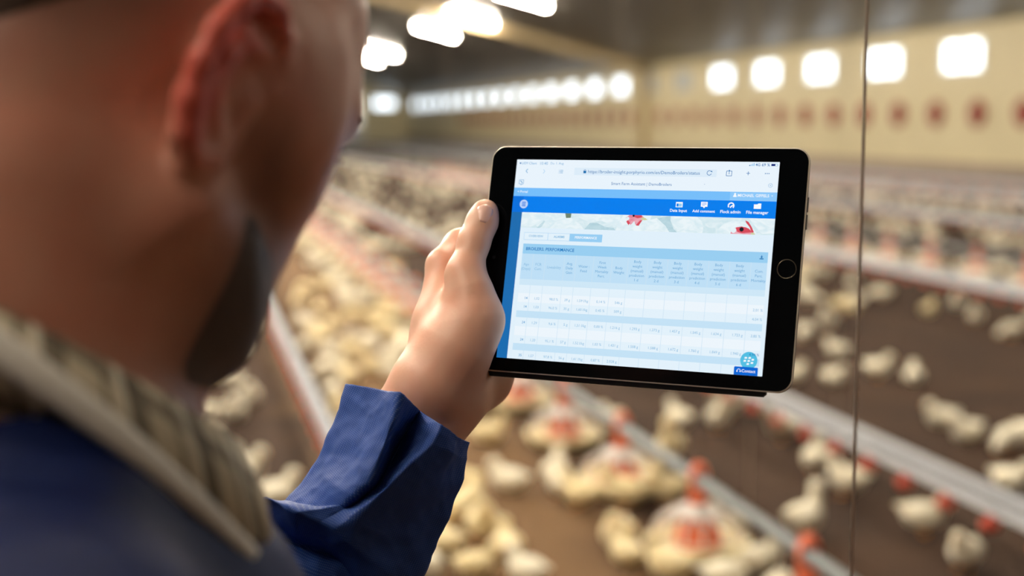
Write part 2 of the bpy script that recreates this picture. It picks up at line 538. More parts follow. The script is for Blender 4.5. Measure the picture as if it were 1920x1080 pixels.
# ------------------------------------------------------------------ chicks
def chick_mesh(name, pose, mt, h=.0055):
    f = Field((-.10, -.15, -.01), (.10, .15, .24), h)
    z = .075 if pose != 'sit' else .052
    f.ell((0, 0, z), (.056, .076, .052), None, .02)
    f.cap((0, -.05, z + .012), (0, -.105, z + .03), .024, .006, .025)
    for s in (-1, 1): f.ell((s * .043, -.008, z + .004), (.014, .052, .03), None, .01)
    if pose == 'stand': nk, hd = (0, .052, z + .022), (0, .074, z + .068)
    elif pose == 'tall': nk, hd = (0, .05, z + .035), (0, .062, z + .105)
    elif pose == 'peck': nk, hd = (0, .07, z + .012), (0, .122, z - .02)
    else: nk, hd = (0, .05, z + .02), (0, .068, z + .062)
    f.cap((0, .03, z + .01), nk, .034, .026, .02); f.cap(nk, hd, .028, .023, .015); f.ell(hd, (.0265, .030, .0265), None, .008)
    if pose != 'sit':
        for s in (-1, 1): f.cap((s * .024, 0, z - .02), (s * .024, .004, .04), .022, .011, .012)
    pts, q = f.surface()
    m = MB(); m.add(pts.tolist(), q.tolist(), 0)
    d = Vector((0, 1, -.15)) if pose != 'peck' else Vector((0, .75, -.8))
    hv = Vector(hd); m.tube([hv + d.normalized() * .02, hv + d.normalized() * .034, hv + d.normalized() * .044], [.009, .006, .001], 6, 1)
    for s in (-1, 1):
        e = hv + Vector((s * .0205, .011, .005)); m.lathe([(0, -.004), (.0035, -.002), (.0035, .002), (0, .004)], 6, 2, tuple(e))
        if pose != 'sit':
            m.tube([(s * .024, .004, .045), (s * .024, .0, .006)], .0045, 6, 1)
            for t in (-.5, 0, .5): m.tube([(s * .024, 0, .005), (s * .024 + .028 * math.sin(t), .028 * math.cos(t), .003)], [.004, .002], 5, 1)
    return m.mesh(name, [mt, MATS['beak'], MATS['eye_dark']], True)


CH = {}
for pose in ('stand', 'sit', 'peck', 'tall'):
    CH[pose] = (chick_mesh('chick_' + pose, pose, MATS['down']), chick_mesh('chick_' + pose + '_gold', pose, MATS['down_gold']))
CH_LOW = {p_: chick_mesh('chick_far_' + p_, p_, MATS['down'], .013) for p_ in ('stand', 'sit', 'peck')}
placed = []


def free(x, y, gap=.19, pan=.31):
    return all(math.hypot(x - a, y - b_) > gap for a, b_ in placed) and not any(abs(x - a) < .4 and (math.hypot(x - a, ((y - y0 + .4775) % .955) - .4775) < pan and y > y0 - .5) for a, y0 in ((1.84, 3.93), (8.1, 8.6), (15.8, 20.2)))




def chick(x, y, label, group, pose=None, gold=0.25, rz=None, s=None, pan=.31):
    for t in range(60):
        q = t * .004; a = random.random() * 6.283
        xx, yy = x + q * math.cos(a), y + q * math.sin(a)
        if free(xx, yy, pan=pan): break
    else:
        return None
    x, y = xx, yy
    pose = pose or random.choice(['stand', 'sit', 'sit', 'peck'])
    gd = random.random() < gold
    label = label.replace('{t}', 'golden' if gd else 'pale').replace('{p}', {'stand': 'standing', 'sit': 'sitting', 'peck': 'pecking', 'tall': 'upright'}[pose])
    o = link('chick', CH[pose][1 if gd else 0], None, (x, y, 0))
    o.rotation_euler = (0, 0, random.random() * 6.283 if rz is None else rz)
    k = s or random.uniform(.92, 1.12); o.scale = (k, k, k)
    tag(o, label, 'chick', group); placed.append((x, y))
    return o


G_RIGHT = [(5.46, 11.11), (4.9, 10.22), (4.41, 9.03), (3.91, 8.04), (4.26, 8.16), (4.40, 7.95), (3.92, 6.77), (3.85, 6.40), (3.92, 6.12), (4.10, 6.2), (3.52, 5.48), (3.70, 8.2), (4.5, 9.75), (5.45, 11.78), (5.8, 11.54)]
L_RIGHT = ['upper chick of the pair on open litter close to the hanging cord', 'lower chick of the pair on open litter close to the hanging cord', 'round chick alone on litter between tablet and hanging cord', 'chick touching the hanging cord on its tablet side', 'chick touching the hanging cord on its far side, with one neighbour',
           'chick standing next to the one just past the hanging cord', 'single white chick alone in the middle of the dark open litter', 'first chick of the trio at the frame edge above the diagonal drinker line', 'middle chick of the trio at the frame edge above the diagonal drinker line', 'chick of the trio half cut off by the frame edge',
           'lowest chick on the open litter, close above the diagonal drinker line', 'chick half hidden by the lower corner of the tablet', 'chick peeping out beside the home button edge of the tablet', 'small chick against the tablet edge above the other half-hidden ones', 'small chick just past the cord, highest of those on open litter']
for (x, y), lb in zip(G_RIGHT, L_RIGHT): chick(x, y, lb, 'chicks on the open litter', gold=.1)
for x, y in [(6.22, 10.27), (6.07, 9.5), (6.26, 11.93), (6.14, 10.88), (6.6, 11.2), (6.5, 9.9), (6.45, 12.9), (6.2, 13.6), (6.6, 14.2), (6.3, 15.2), (6.5, 8.9)]:
    chick(x, y, '{t} {p} chick at the blue-white drinker line across the open litter', 'chicks at the second drinker line', gold=.1)
for x, y, lb in [(2.72, 6.95, 'large cream chick under the drinker line just below the tablet'), (2.90, 7.25, 'cream chick behind the drinker line, hugging the tablet bottom edge'), (2.95, 6.62, 'cream chick partly behind the drinker line between tablet and cord'), (2.81, 5.94, 'cream chick under the drinker line short of the hanging cord'),
                 (2.77, 5.54, 'cream chick drinking right beside the hanging cord'), (2.72, 4.50, 'lowest cream chick under the drinker line near the frame corner'), (2.80, 4.95, 'cream chick under the drinker line midway from cord to frame corner')]:
    chick(x, y, lb, 'chicks under the first drinker line', 'stand', .3)
chick(2.52, 6.98, 'pale chick directly behind the tall yellow one', None, 'stand', .6, .4)
chick(2.33, 5.02, 'lone upright chick on dark litter between drinker line and feed pipe', None, 'tall', 0, -1.2)
chick(1.36, 5.95, 'lone pale chick lying on bare litter in front of the pans', None, 'sit', 0, .9)
chick(2.24, 6.33, 'tall yellow chick stretching up behind the pan feeders', None, 'tall', 1, 2.6, 1.15)
for x, y in [(.36, 9.96), (.26, 8.79), (.24, 7.77), (.24, 6.34), (.34, 5.85), (.16, 8.9), (.27, 11.38), (.34, 8.2), (.48, 11.02), (.12, 7.7), (.2, 10.4)]:
    chick(x, y, '{t} {p} chick on brown litter beside the jaw of the man', 'chicks beside the drinker line near the face', gold=.15)
for x, y in [(.80, 9.83), (.78, 7.18), (.80, 8.81), (.82, 8.25), (.80, 7.75)]:
    chick(x, y, '{t} {p} chick at the drinker line between jaw and blue sleeve', 'chicks at the drinker line by the sleeve', gold=.2)
for x, y in [(1.02, 5.48), (1.12, 5.66), (1.09, 5.23), (1.14, 5.02), (.98, 4.82), (1.12, 4.70), (.92, 5.12), (.86, 4.78), (1.14, 5.95), (.90, 5.34)]:
    chick(x, y, '{t} {p} chick in the cluster on litter beside the blue sleeve', 'golden chicks beside the sleeve', gold=.9)
G_GOLD = [(1.11, 12.04), (1.08, 10.82), (1.09, 13.39), (1.37, 12.56), (1.44, 11.11), (1.5, 15.1), (1.42, 12.9), (1.52, 10.43), (1.5, 16.57), (1.12, 9.78), (1.18, 9.08), (.92, 11.24), (1.33, 13.89), (1.43, 16.13), (1.2, 10.5), (1.53, 11.6), (1.37, 9.49), (.95, 9.58), (.98, 8.73), (1.26, 10.01), (.98, 12.65), (1.52, 9.9), (1.25, 8.7), (.92, 10.2), (1.46, 18.27), (.9, 9.1), (1.32, 11.4), (.94, 10.67)]
for x, y in G_GOLD: chick(x, y, '{t} {p} chick in the loose flock between the face and the hand', 'flock between face and hand', gold=.6)
for i, (px_, py_) in enumerate(pan_near[:16]):
    lab = ORD[i] if i < 5 else 'feeder'
    n = [4, 6, 6, 2, 2][i] if i < 5 else 3
    base = random.random() * 6.28
    for k in range(n):
        a = base + 6.283 * k / n + random.uniform(-.2, .2)
        if i == 3: a = [2.9, .6, 1.2][k]
        if i in (1, 2): a = [3.3, 3.85, 4.4, 5.0, 2.7, .8][k]
        if i == 4: a = [3.0, 3.6, 1.2][k]
        close = i in (1, 2, 4)
        rr = random.uniform(.285, .30) if close else random.uniform(.36, .39)
        chick(px_ + rr * math.cos(a), py_ + rr * math.sin(a), ['{t} {p} chick at the pan cut by the bottom edge', '{t} {p} chick crowding the lowest whole pan feeder', '{t} {p} chick at the second pan up the row', '{t} {p} chick beside the bare cream third pan', '{t} {p} chick at the pan under the tablet corner'][i] if i < 5 else 'small {t} {p} chick at a pan behind the hand or tablet',
              'chicks at the feeder pans', random.choice(['stand', 'sit'] if close else ['stand', 'peck', 'sit']), .45, a + (random.choice((0, math.pi)) if close else math.pi / 2) + random.uniform(-.15, .15), None, .275 if close else .31)
# the far flock
far = MB()
far_v, far_f, far_m, off = [], [], [], 0
low = {}
for k_, me in CH_LOW.items():
    low[k_] = (np.array([v.co[:] for v in me.vertices]), [tuple(p.vertices) for p in me.polygons], [p.material_index for p in me.polygons])


def far_chick(x, y):
    global off
    if not free(x, y, .2): return
    placed.append((x, y))
    P, F, M = low[random.choice(['stand', 'sit', 'peck'])]
    a = random.random() * 6.283; c, s = math.cos(a), math.sin(a)
    Q = P @ np.array([[c, s, 0], [-s, c, 0], [0, 0, 1]]) + np.array([x, y, 0])
    far_v.append(Q); far_f.extend([tuple(i + off for i in f) for f in F]); far_m.extend(M); off += len(P)


for xl in (.95, 1.84, 2.69, 6.33, 8.1, 10.7, 14.0, 15.8, 17.6):
    for k in range(110 if xl < 3 else 125):
        y = (18 if xl < 3 else 13.5 if xl < 8 else 9.5) * math.exp(random.random() * (1.4 if xl < 3 else 1.75))
        x = xl + random.gauss(0, .28)
        far_chick(x, y)
for k in range(160):
    far_chick(random.uniform(3.2, 6), 12.5 * math.exp(random.random() * 1.6))
for k in range(220):
    far_chick(random.uniform(8.8, 18), random.uniform(16, 55))
fv = np.concatenate(far_v)
me = bpy.data.meshes.new('distant_flock'); me.from_pydata(fv.tolist(), [], far_f)
for m in (MATS['down'], MATS['beak'], MATS['eye_dark']): me.materials.append(m)
me.polygons.foreach_set('material_index', far_m); me.polygons.foreach_set('use_smooth', [True] * len(far_f)); me.update()
o = link('distant_flock', me); tag(o, 'blurred distant flock of pale chicks along the far lines', 'chicks', kind='stuff')

# ------------------------------------------------------------------ tablet (millimetres in its own frame, x right, y up, z out of the screen)
ex = Vector((0.91229, -0.04598, 0.40696)); ey = Vector((0.10351, 0.98730, -0.12048)); ez = ex.cross(ey).normalized(); ey = ez.cross(ex)
TM = Matrix.Identity(4)
for i in range(3): TM[i][0], TM[i][1], TM[i][2] = ex[i], ey[i], ez[i]
TM[0][3], TM[1][3], TM[2][3] = 0.08602, 0.01784, -1.00440
TABM = CAMM @ TM
mat('glass_black', lin(5, 7, 10), 0.1, spec=0.08)
mat('alu_dark', lin(70, 68, 66), 0.32, metal=0.9)
mat('chamfer', lin(232, 224, 212), 0.38, metal=.5)
mat('cover_grey', lin(46, 52, 58), 0.6, bump=(900, .1, .0003))
mat('button_ring', lin(104, 96, 84), 0.3, metal=1.0)
mat('lens_dot', lin(30, 34, 40), 0.1)
tab = empty('tablet'); tab.matrix_world = TABM
tag(tab, 'black tablet with a lit web page held up in the left hand', 'tablet')


def rrect(wd, ht, r, n=8):
    p = []
    for cx, cy, a0 in ((wd / 2 - r, ht / 2 - r, 0), (-wd / 2 + r, ht / 2 - r, 90), (-wd / 2 + r, -ht / 2 + r, 180), (wd / 2 - r, -ht / 2 + r, 270)):
        for k in range(n + 1):
            a = math.radians(a0 + 90 * k / n); p.append((cx + r * math.cos(a), cy + r * math.sin(a)))
    return p


def slab(mb, loops, mi=0, close0=True, close1=True):
    """loops: list of (list of xy, z) in mm, joined one to the next"""
    n = len(loops[0][0]); vs_ = [(x / 1000, y / 1000, z / 1000) for l, z in loops for x, y in l]; fs = []
    for i in range(len(loops) - 1):
        for k in range(n): fs.append((i * n + k, i * n + (k + 1) % n, (i + 1) * n + (k + 1) % n, (i + 1) * n + k))
    if close0: fs.append(tuple(range(n - 1, -1, -1)))
    if close1: fs.append(tuple((len(loops) - 1) * n + k for k in range(n)))
    mb.add(vs_, fs, mi)


TW, TH = 238.0, 168.0
b = MB(); slab(b, [(rrect(TW - 16, TH - 16, 4), -6.1), (rrect(TW - 8, TH - 8, 6), -5.8), (rrect(TW - 2.4, TH - 2.4, 9.5), -4.2), (rrect(TW, TH, 10.5), -2.2), (rrect(TW, TH, 10.5), -.75)], close1=False)
b.build('metal_shell', MATS['alu_dark'], tab, True)
b = MB(); slab(b, [(rrect(TW, TH, 10.5), -.75), (rrect(TW - .3, TH - .3, 10.4), -.4), (rrect(TW - 1.7, TH - 1.7, 9.8), -.02)], close0=False, close1=False)
b.build('bright_edge', MATS['chamfer'], tab)
b = MB(); slab(b, [(rrect(TW - 1.7, TH - 1.7, 9.8), -.3), (rrect(TW - 1.7, TH - 1.7, 9.8), 0.0)]); b.build('bezel_glass', MATS['glass_black'], tab)
b = MB(); b.lathe([(.0066, .00002), (.0067, .00012), (.00635, .00012), (.0062, .00002)], 40, 0, (.1090, 0, 0))
hb = b.build('home_button', MATS['button_ring'], tab, True)
b = MB(); b.lathe([(0, .00004), (.0012, .00004), (.0013, .00001)], 14, 0, (-.1090, 0, 0)); b.build('front_camera', MATS['lens_dot'], tab)
b = MB()
slab(b, [([(-104, -85.8), (97, -85.8), (99, -83.8), (99, 78), (97, 80), (-104, 80), (-106, 78), (-106, -83.8)], -10.4),
         ([(-105, -87), (98, -87), (100, -85), (100, 79), (98, 81), (-105, 81), (-107, 79), (-107, -85)], -9.8),
         ([(-105, -87), (98, -87), (100, -85), (100, 79), (98, 81), (-105, 81), (-107, 79), (-107, -85)], -6.3)])
b.build('folded_cover', MATS['cover_grey'], tab)
b = MB()
for yy in (28, 40): b.box((TW / 2000 - .0003, yy / 1000, -.0036), (TW / 2000 + .0006, yy / 1000 + .010, -.0018))
b.build('volume_button', MATS['alu_dark'], tab)


def emis(name, rgb, k=1.0):
    m = mat(name, (0.006, 0.006, 0.006, 1), 0.1, spec=0.04, emit=lin(*rgb), estr=k)
    if name[8:] not in ('white', 'page', 'lightbar', 'blue', 'strip', 'panel', 'head', 'band', 'row', 'row2'): m.cycles.emission_sampling = 'NONE'
    return m


E_ = {}
for nm, c in dict(white=(232, 243, 252), page=(224, 240, 251), urlbg=(220, 236, 249), lightbar=(118, 190, 250), lightbar2=(140, 200, 250), blue=(0, 126, 238), blue2=(0, 112, 222), strip=(28, 108, 176),
                  tabline=(176, 214, 244), tabon=(150, 205, 243), panel=(152, 206, 241), head=(190, 223, 246), band=(196, 226, 246), band2=(206, 231, 247), row=(226, 241, 251), row2=(236, 245, 252),
                  sep=(204, 227, 244), t_dark=(18, 112, 178), t_mid=(96, 164, 212), t_faint=(126, 182, 220), t_white=(246, 250, 255), t_bold=(0, 118, 190), t_pale=(160, 205, 240), disc=(82, 190, 226), contact=(0, 100, 212),
                  menu=(190, 212, 250), navy=(16, 44, 120), ph_a=(206, 229, 236), ph_b=(234, 245, 249), ph_c=(190, 218, 227), ph_d=(110, 132, 112), ph_red=(214, 76, 92), ph_pink=(226, 130, 150), ph_beak=(206, 206, 160), ph_eye=(24, 30, 40)).items():
    E_[nm] = emis('display_' + nm, c)
for nm, c2 in (('ph_a', (226, 240, 245)), ('ph_b', (214, 234, 241)), ('ph_c', (172, 205, 216)), ('ph_pink', (238, 178, 190))):       # feathery variation inside the picture
    nt = E_[nm].node_tree; bs = nt.nodes['Principled BSDF']
    tc = nt.nodes.new('ShaderNodeTexCoord'); vm = nt.nodes.new('ShaderNodeVectorMath'); vm.operation = 'MULTIPLY'; vm.inputs[1].default_value = (1, 1.8, 1); nt.links.new(tc.outputs['Object'], vm.inputs[0])
    nz = nt.nodes.new('ShaderNodeTexNoise'); nz.inputs['Scale'].default_value = 130; nz.inputs['Detail'].default_value = 5; nz.inputs['Distortion'].default_value = 1.2; nt.links.new(vm.outputs[0], nz.inputs['Vector'])
    rp = nt.nodes.new('ShaderNodeValToRGB'); rp.color_ramp.elements[0].position = .38; rp.color_ramp.elements[1].position = .68
    rp.color_ramp.elements[0].color = bs.inputs['Emission Color'].default_value[:]; rp.color_ramp.elements[1].color = lin(*c2)
    nt.links.new(nz.outputs['Fac'], rp.inputs[0]); nt.links.new(rp.outputs[0], bs.inputs['Emission Color'])
KEYS = list(E_); EM = [E_[k] for k in KEYS]; KI = {k: i for i, k in enumerate(KEYS)}
b = MB(); slab(b, [(rrect(196.6, 147.5, .5, 2), 0.02), (rrect(196.6, 147.5, .5, 2), 0.06)]); screen = b.build('screen', E_['page'], tab)
P = MB()           # flat panels of the page
LZ = [0.07]


def rect(mb, x0, y0, x1, y1, key, dz=None):
    z = (LZ[0] if dz is None else dz) / 1000
    mb.add([(x0 / 1000, y0 / 1000, z), (x1 / 1000, y0 / 1000, z), (x1 / 1000, y1 / 1000, z), (x0 / 1000, y1 / 1000, z)], [(0, 1, 2, 3)] if (x1 - x0) * (y1 - y0) > 0 else [(3, 2, 1, 0)], KI[key])


def poly(mb, pts, key, dz):
    a = sum(pts[i][0] * pts[(i + 1) % len(pts)][1] - pts[(i + 1) % len(pts)][0] * pts[i][1] for i in range(len(pts)))
    if a < 0: pts = pts[::-1]
    mb.add([(x / 1000, y / 1000, dz / 1000) for x, y in pts], [tuple(range(len(pts)))], KI[key])


def circ(cx, cy, r, n=28, a0=0, a1=360, sy=1.0):
    return [(cx + r * math.cos(math.radians(a0 + (a1 - a0) * k / n)), cy + sy * r * math.sin(math.radians(a0 + (a1 - a0) * k / n))) for k in range(n + (0 if a1 - a0 >= 360 else 1))]


def line(mb, pts, wd, key, dz):
    for (x0, y0), (x1, y1) in zip(pts, pts[1:]):
        L = math.hypot(x1 - x0, y1 - y0) or 1; nx_, ny_ = -(y1 - y0) / L * wd / 2, (x1 - x0) / L * wd / 2
        poly(mb, [(x0 + nx_, y0 + ny_), (x0 - nx_, y0 - ny_), (x1 - nx_, y1 - ny_), (x1 + nx_, y1 + ny_)], key, dz)


X0, X1s, YT, YB = -98.3, 98.3, 73.75, -73.75
rect(P, X0, 52.5, X1s, YT, 'white')
rect(P, -52, 62.6, 54.5, 68, 'urlbg', .09)
rect(P, X0, 46.2, X1s, 52.5, 'lightbar'); rect(P, 65.4, 46.2, X1s, 52.5, 'lightbar2', .09)
rect(P, 65.1, 46.2, 65.4, 52.5, 'lightbar', .1)
rect(P, X0, 34.2, X1s, 46.2, 'blue'); rect(P, X0, 34.2, -89.8, 46.2, 'blue2', .09)
rect(P, X0, YB, -90.0, 34.2, 'strip')
# tab row
rect(P, -86.5, 13.7, -25.5, 19.3, 'tabline'); rect(P, -86.2, 14.0, -67.7, 19.0, 'row', .09); rect(P, -67.3, 14.0, -50.7, 19.0, 'row', .09); rect(P, -50.5, 13.7, -25.5, 19.3, 'tabon', .09)
rect(P, -86.3, 3.5, 95.5, 10.9, 'panel'); rect(P, -86.3, -15.2, 95.5, 3.5, 'head'); rect(P, -86.3, -19.6, 95.5, -15.2, 'band2')
for y0, y1, k in ((-25.6, -19.6, 'row'), (-32.2, -25.6, 'row2'), (-38.5, -32.2, 'row'), (-43.4, -38.5, 'band'), (-50, -43.4, 'row'), (-56.6, -50, 'row2'), (-62.4, -56.6, 'row'), (-67.4, -62.4, 'band'), (YB, -67.4, 'row')):
    rect(P, -86.3, y0, 95.5, y1, k)
for x in (-77.4, -67.7, -52.8, -43.8, -30.3, -16.3, -4.2, 10.3, 25.1, 39.8, 54.6, 69.5, 84.3):
    for y0, y1 in ((-15.2, 3.5), (-38.5, -19.6), (-62.4, -43.4), (YB, -67.4)): rect(P, x - .17, y0, x + .17, y1, 'sep', .10)
P.build('page_panels', EM, screen)

# picture strip of white hens
B = MB()
rect(B, -89.8, 22.8, X1s, 34.2, 'ph_a', .08)
top, bot = 34.2, 22.8
for pts, k in (([(-89.8, top), (-74, top), (-72.3, 32), (-72.3, 29), (-76, 26), (-82, 23.5), (-89.8, 24)], 'ph_b'), ([(-72, top), (-56, top), (-50, 30.5), (-44, 27), (-40, 22.8), (-74, 22.8), (-78, 24.5), (-72, 28.4)], 'ph_b'),
               ([(-77, 22.8), (-72, 28.4), (-71, 28), (-73, 24), (-75, 22.8)], 'ph_c'), ([(-48, top), (-14, top), (-13, 31), (-17, 25), (-20, 27), (-28, 29.5), (-36, 28), (-44, 31)], 'ph_b'),
               ([(-40, 22.8), (-36, 27.5), (-31, 28), (-24, 25), (-17.5, 24.5), (-16, 22.8)], 'ph_c'), ([(-16, 22.8), (-14.5, 28), (-11, top), (10, top), (9, 30), (4, 27), (2, 22.8)], 'ph_b'),
               ([(2, 22.8), (4, 27), (9, 31), (14, 32.5), (21, 27), (24, 22.8)], 'ph_b'), ([(14, 32.5), (24, top), (24.2, 31), (27, 25), (29.7, 22.8), (24, 22.8), (21, 27)], 'ph_c'),
               ([(24.4, top), (43, top), (47, 31), (48.4, 26), (48, 22.8), (30.5, 22.8), (26, 28)], 'ph_b'), ([(57.5, 22.8), (59.5, 26.5), (63, 30), (69, 32), (76, 31.6), (82, 29), (85.5, 25), (87, 22.8)], 'ph_b'),
               ([(80, top), (98.3, top), (98.3, 24), (90, 23.4), (84, 29.5)], 'ph_b')):
    poly(B, pts, k, .09)
poly(B, [(-55.8, top), (-51, top), (-51.2, 31), (-54.8, 30.7)], 'ph_d', .10)
poly(B, [(-9, 32.3), (-6.5, top), (2.8, top), (4.6, 32.4), (3, 30), (1, 26.6), (-1.6, 27.4), (-2.5, 30), (-5, 27), (-7.5, 29)], 'ph_pink', .10)
poly(B, [(-4.6, top), (2.4, top), (3.2, 32.6), (-.5, 32), (-3, 33)], 'ph_red', .11); poly(B, [(-8.6, 29.5), (-6.6, 26.8), (-5.6, 28.4), (-7, 30.2)], 'ph_red', .11); poly(B, [(-1.2, 26.8), (1, 26.6), (3.4, 30.6), (1.6, 30.4)], 'ph_red', .11)
poly(B, circ(-3.4, 33.7, .8, 14), 'ph_eye', .12); poly(B, circ(-7.6, 31.6, 1.2, 14), 'ph_b', .12); poly(B, [(2.6, 32.6), (5.2, 32.4), (7.4, 31), (5, 30.7), (2.4, 31)], 'ph_beak', .12)
poly(B, [(68, 23), (68.6, 26), (72.3, 27.8), (78.4, 27.9), (82, 26), (84.6, 22.8)], 'ph_pink', .10); poly(B, [(71.5, 27.3), (75.5, 28.3), (80.5, 27), (83, 24.4), (76, 23.6), (72.6, 24.4)], 'ph_red', .11)
poly(B, circ(75.6, 26.2, 1.5, 18), 'ph_eye', .12); poly(B, circ(70, 25.4, 1.9, 16), 'ph_b', .12); poly(B, [(77.6, 32.6), (80, 31.6), (82.6, 28), (84.4, 24.4), (83, 24), (81, 28), (78.6, 30.6)], 'ph_red', .12); poly(B, [(82.5, 24.2), (84.4, 24), (85.5, 22.8), (82.4, 22.8)], 'ph_beak', .13)
B.build('hen_picture', EM, screen)

# lettering
T = MB()


def txt(s, x, y, key, width=None, size=2.6, al='c', bold=0.0):
    cu = bpy.data.curves.new('t', 'FONT'); cu.body = s; cu.size = 1.0; cu.offset = bold; cu.resolution_u = 2; cu.fill_mode = 'FRONT'
    ob = bpy.data.objects.new('t', cu); me = bpy.data.meshes.new_from_object(ob)
    v = np.array([q.co[:] for q in me.vertices]); f = [tuple(p.vertices) for p in me.polygons]
    bpy.data.objects.remove(ob); bpy.data.curves.remove(cu); bpy.data.meshes.remove(me)
    if not len(v): return
    lo, hi = v[:, 0].min(), v[:, 0].max(); k = width / (hi - lo) if width else size
    xs = (v[:, 0] - lo) * k; wd = (hi - lo) * k
    x0 = x - wd / 2 if al == 'c' else (x if al == 'l' else x - wd)
    ys = (v[:, 1] - 0.34) * k + y
    T.add([((x0 + a) / 1000, (c) / 1000, .00018) for a, c in zip(xs, ys)], f, KI[key])


def span(s, xa, xb, y, key, bold=0.0): txt(s, xa, y, key, width=xb - xa, al='l', bold=bold)


span('UEM Client', -94.2, -82.2, 71.0, 't_mid'); span('10:40', -79.5, -73.4, 71.0, 't_mid'); span('Do. 1. Aug.', -71.2, -60.6, 71.1, 't_mid')
span('4G', 81.6, 84.9, 71.7, 't_dark', .01); span('69 %', 86.0, 91.6, 71.7, 't_dark', .01)
span('https://broiler-insight.porphyrio.com/en/DemoBroilers/status', -41.3, 42.4, 65.3, 't_dark')
span('Smart Farm Assistant | DemoBroilers', -22.6, 22.6, 56.8, 't_dark')
span('< Portal', -95.4, -87.2, 49.6, 't_white', .01)
span('MICHAEL GIFFELS', 70.9, 92.9, 50.0, 't_white', .015)
for s, xa, xb in (('Data Input', 23.1, 35.6), ('Add comment', 39.4, 55.7), ('Flock admin', 59.5, 73.9), ('File manager', 77.8, 93.3)): span(s, xa, xb, 38.3, 't_white', .018)
span('OVERVIEW', -82.6, -71.2, 16.7, 't_faint', .01); span('ALARMS', -62.9, -54.4, 16.7, 't_faint', .02); span('PERFORMANCE', -46.4, -29.5, 16.7, 't_white', .018)
span('BROILERS: PERFORMANCE', -83.7, -45.9, 7.2, 't_bold', .015)
for x, y, ls in ((-82.3, -4.3, ('Age', '(Days)')), (-72.6, -4.1, ('FCR', 'Cum.')), (-60.2, -5.8, ('Liveability',)), (-48.3, -2.6, ('Avg.', 'Daily', 'Gain')), (-37.2, -4.2, ('Water :', 'Feed')), (-23.3, -.9, ('First', 'Week', 'Mortality', 'Perc.')),
                 (-10.5, -4.2, ('Body', 'Weight')), (90.3, -2.4, ('Cum.', 'Perc.', 'Mortality'))):
    for i, s in enumerate(ls): txt(s, x, y - 3.25 * i, 't_faint' if x < -55 else 't_mid', size=2.75)
for i in range(6):
    x = 3.0 + 14.75 * i
    for j, s in enumerate(('Body', 'weight', '(manual)', 'prediction', '%d d' % (i + 1))): txt(s, x, .8 - 3.28 * j, 't_mid', size=2.75)
XD = (-78.6, -69.2, -54.6, -45.4, -31.4, -18.4, -5.7, 9.0, 23.6, 38.2, 53.0, 67.8, 82.6, 95.0)
for y, row in ((-29.1, ('14', '1,02', '98,0 %', '39 g', '1,59 l/kg', '0,14 %', '546 g', '', '', '', '', '', '', '2,01 %')), (-35.4, ('14', '1,03', '96,0 %', '35 g', '1,60 l/kg', '0,45 %', '509 g', '', '', '', '', '', '', '4,04 %')),
               (-46.9, ('24', '1,29', '9,6 %', '5 g', '1,51 l/kg', '0,00 %', '1.216 g', '1.293 g', '1.373 g', '1.457 g', '1.545 g', '1.634 g', '1.723 g', '3,85 %')),
               (-59.5, ('24', '1,33', '95,1 %', '57 g', '1,52 l/kg', '1,03 %', '1.431 g', '1.508 g', '1.588 g', '1.672 g', '1.760 g', '1.849 g', '1.940 g', '4,94 %')),
               (-70.9, ('35', '1,57', '97,8 %', '56 g', '1,61 l/kg', '0,87 %', '2.028 g'))):
    for x, s in zip(XD, row):
        if s: txt(s, x, y, 't_dark' if s == '4,94 %' else 't_mid' if x == XD[0] else 't_faint', size=2.6, al='r', bold=.01 if x == XD[0] else 0)
span('Contact', 83.9, 93.5, -70.8, 't_white', .01)
o = T.build('lettering', EM, screen); o['kind'] = 'stuff'

# icons
I = MB(); MENU = MB(); LOGO = MB(); CONT = MB(); FEAT = [MB() for _ in range(4)]
poly(I, [(-96.4, 71.0), (-94.9, 71.8), (-94.9, 70.2)], 't_dark', .12)
for i in range(4): rect(I, 77.2 + i * 1.0, 70.8, 77.9 + i * 1.0, 71.5 + .45 * i, 't_dark' if i == 0 else 't_pale', .12)
rect(I, 92.6, 70.9, 95.4, 72.4, 'navy', .13); line(I, [(95.4, 70.9), (96.9, 70.9), (96.9, 72.4), (95.4, 72.4)], .25, 't_faint', .12); rect(I, 97.0, 71.4, 97.3, 71.9, 't_faint', .12)
line(I, [(-88.9, 66.7), (-90.3, 65.2), (-88.9, 63.7)], .5, 't_mid', .12); line(I, [(-76.4, 66.5), (-75.2, 65.0), (-76.4, 63.5)], .4, 't_pale', .12)
for yy in (64.0, 65.0, 66.0): line(I, [(-63.4, yy), (-60.8, yy)], .35, 't_mid', .12); rect(I, -64.2, yy - .17, -63.8, yy + .17, 't_mid', .12)
rect(I, -44.9, 64.0, -42.7, 65.9, 't_dark', .12); line(I, circ(-43.8, 65.9, .75, 10, 0, 180), .3, 't_dark', .12)
line(I, circ(49.2, 65.5, 1.6, 20, 40, 340), .38, 't_dark', .12); poly(I, [(50.2, 66.4), (51.4, 66.0), (50.9, 67.3)], 't_dark', .12)
line(I, [(62.6, 67.0), (61.5, 67.0), (61.5, 63.6), (65.3, 63.6), (65.3, 67.0), (64.2, 67.0)], .38, 't_dark', .12); line(I, [(63.4, 64.8), (63.4, 67.2)], .4, 't_dark', .12); poly(I, [(62.6, 66.9), (64.2, 66.9), (63.4, 68.0)], 't_dark', .12)
line(I, [(75.6, 65.6), (78.2, 65.6)], .38, 't_dark', .12); line(I, [(76.9, 64.3), (76.9, 66.9)], .38, 't_dark', .12)
for k in (-1, 0, 1): poly(I, circ(90.2 + 1.25 * k, 65.6, .36, 10), 't_dark', .12)
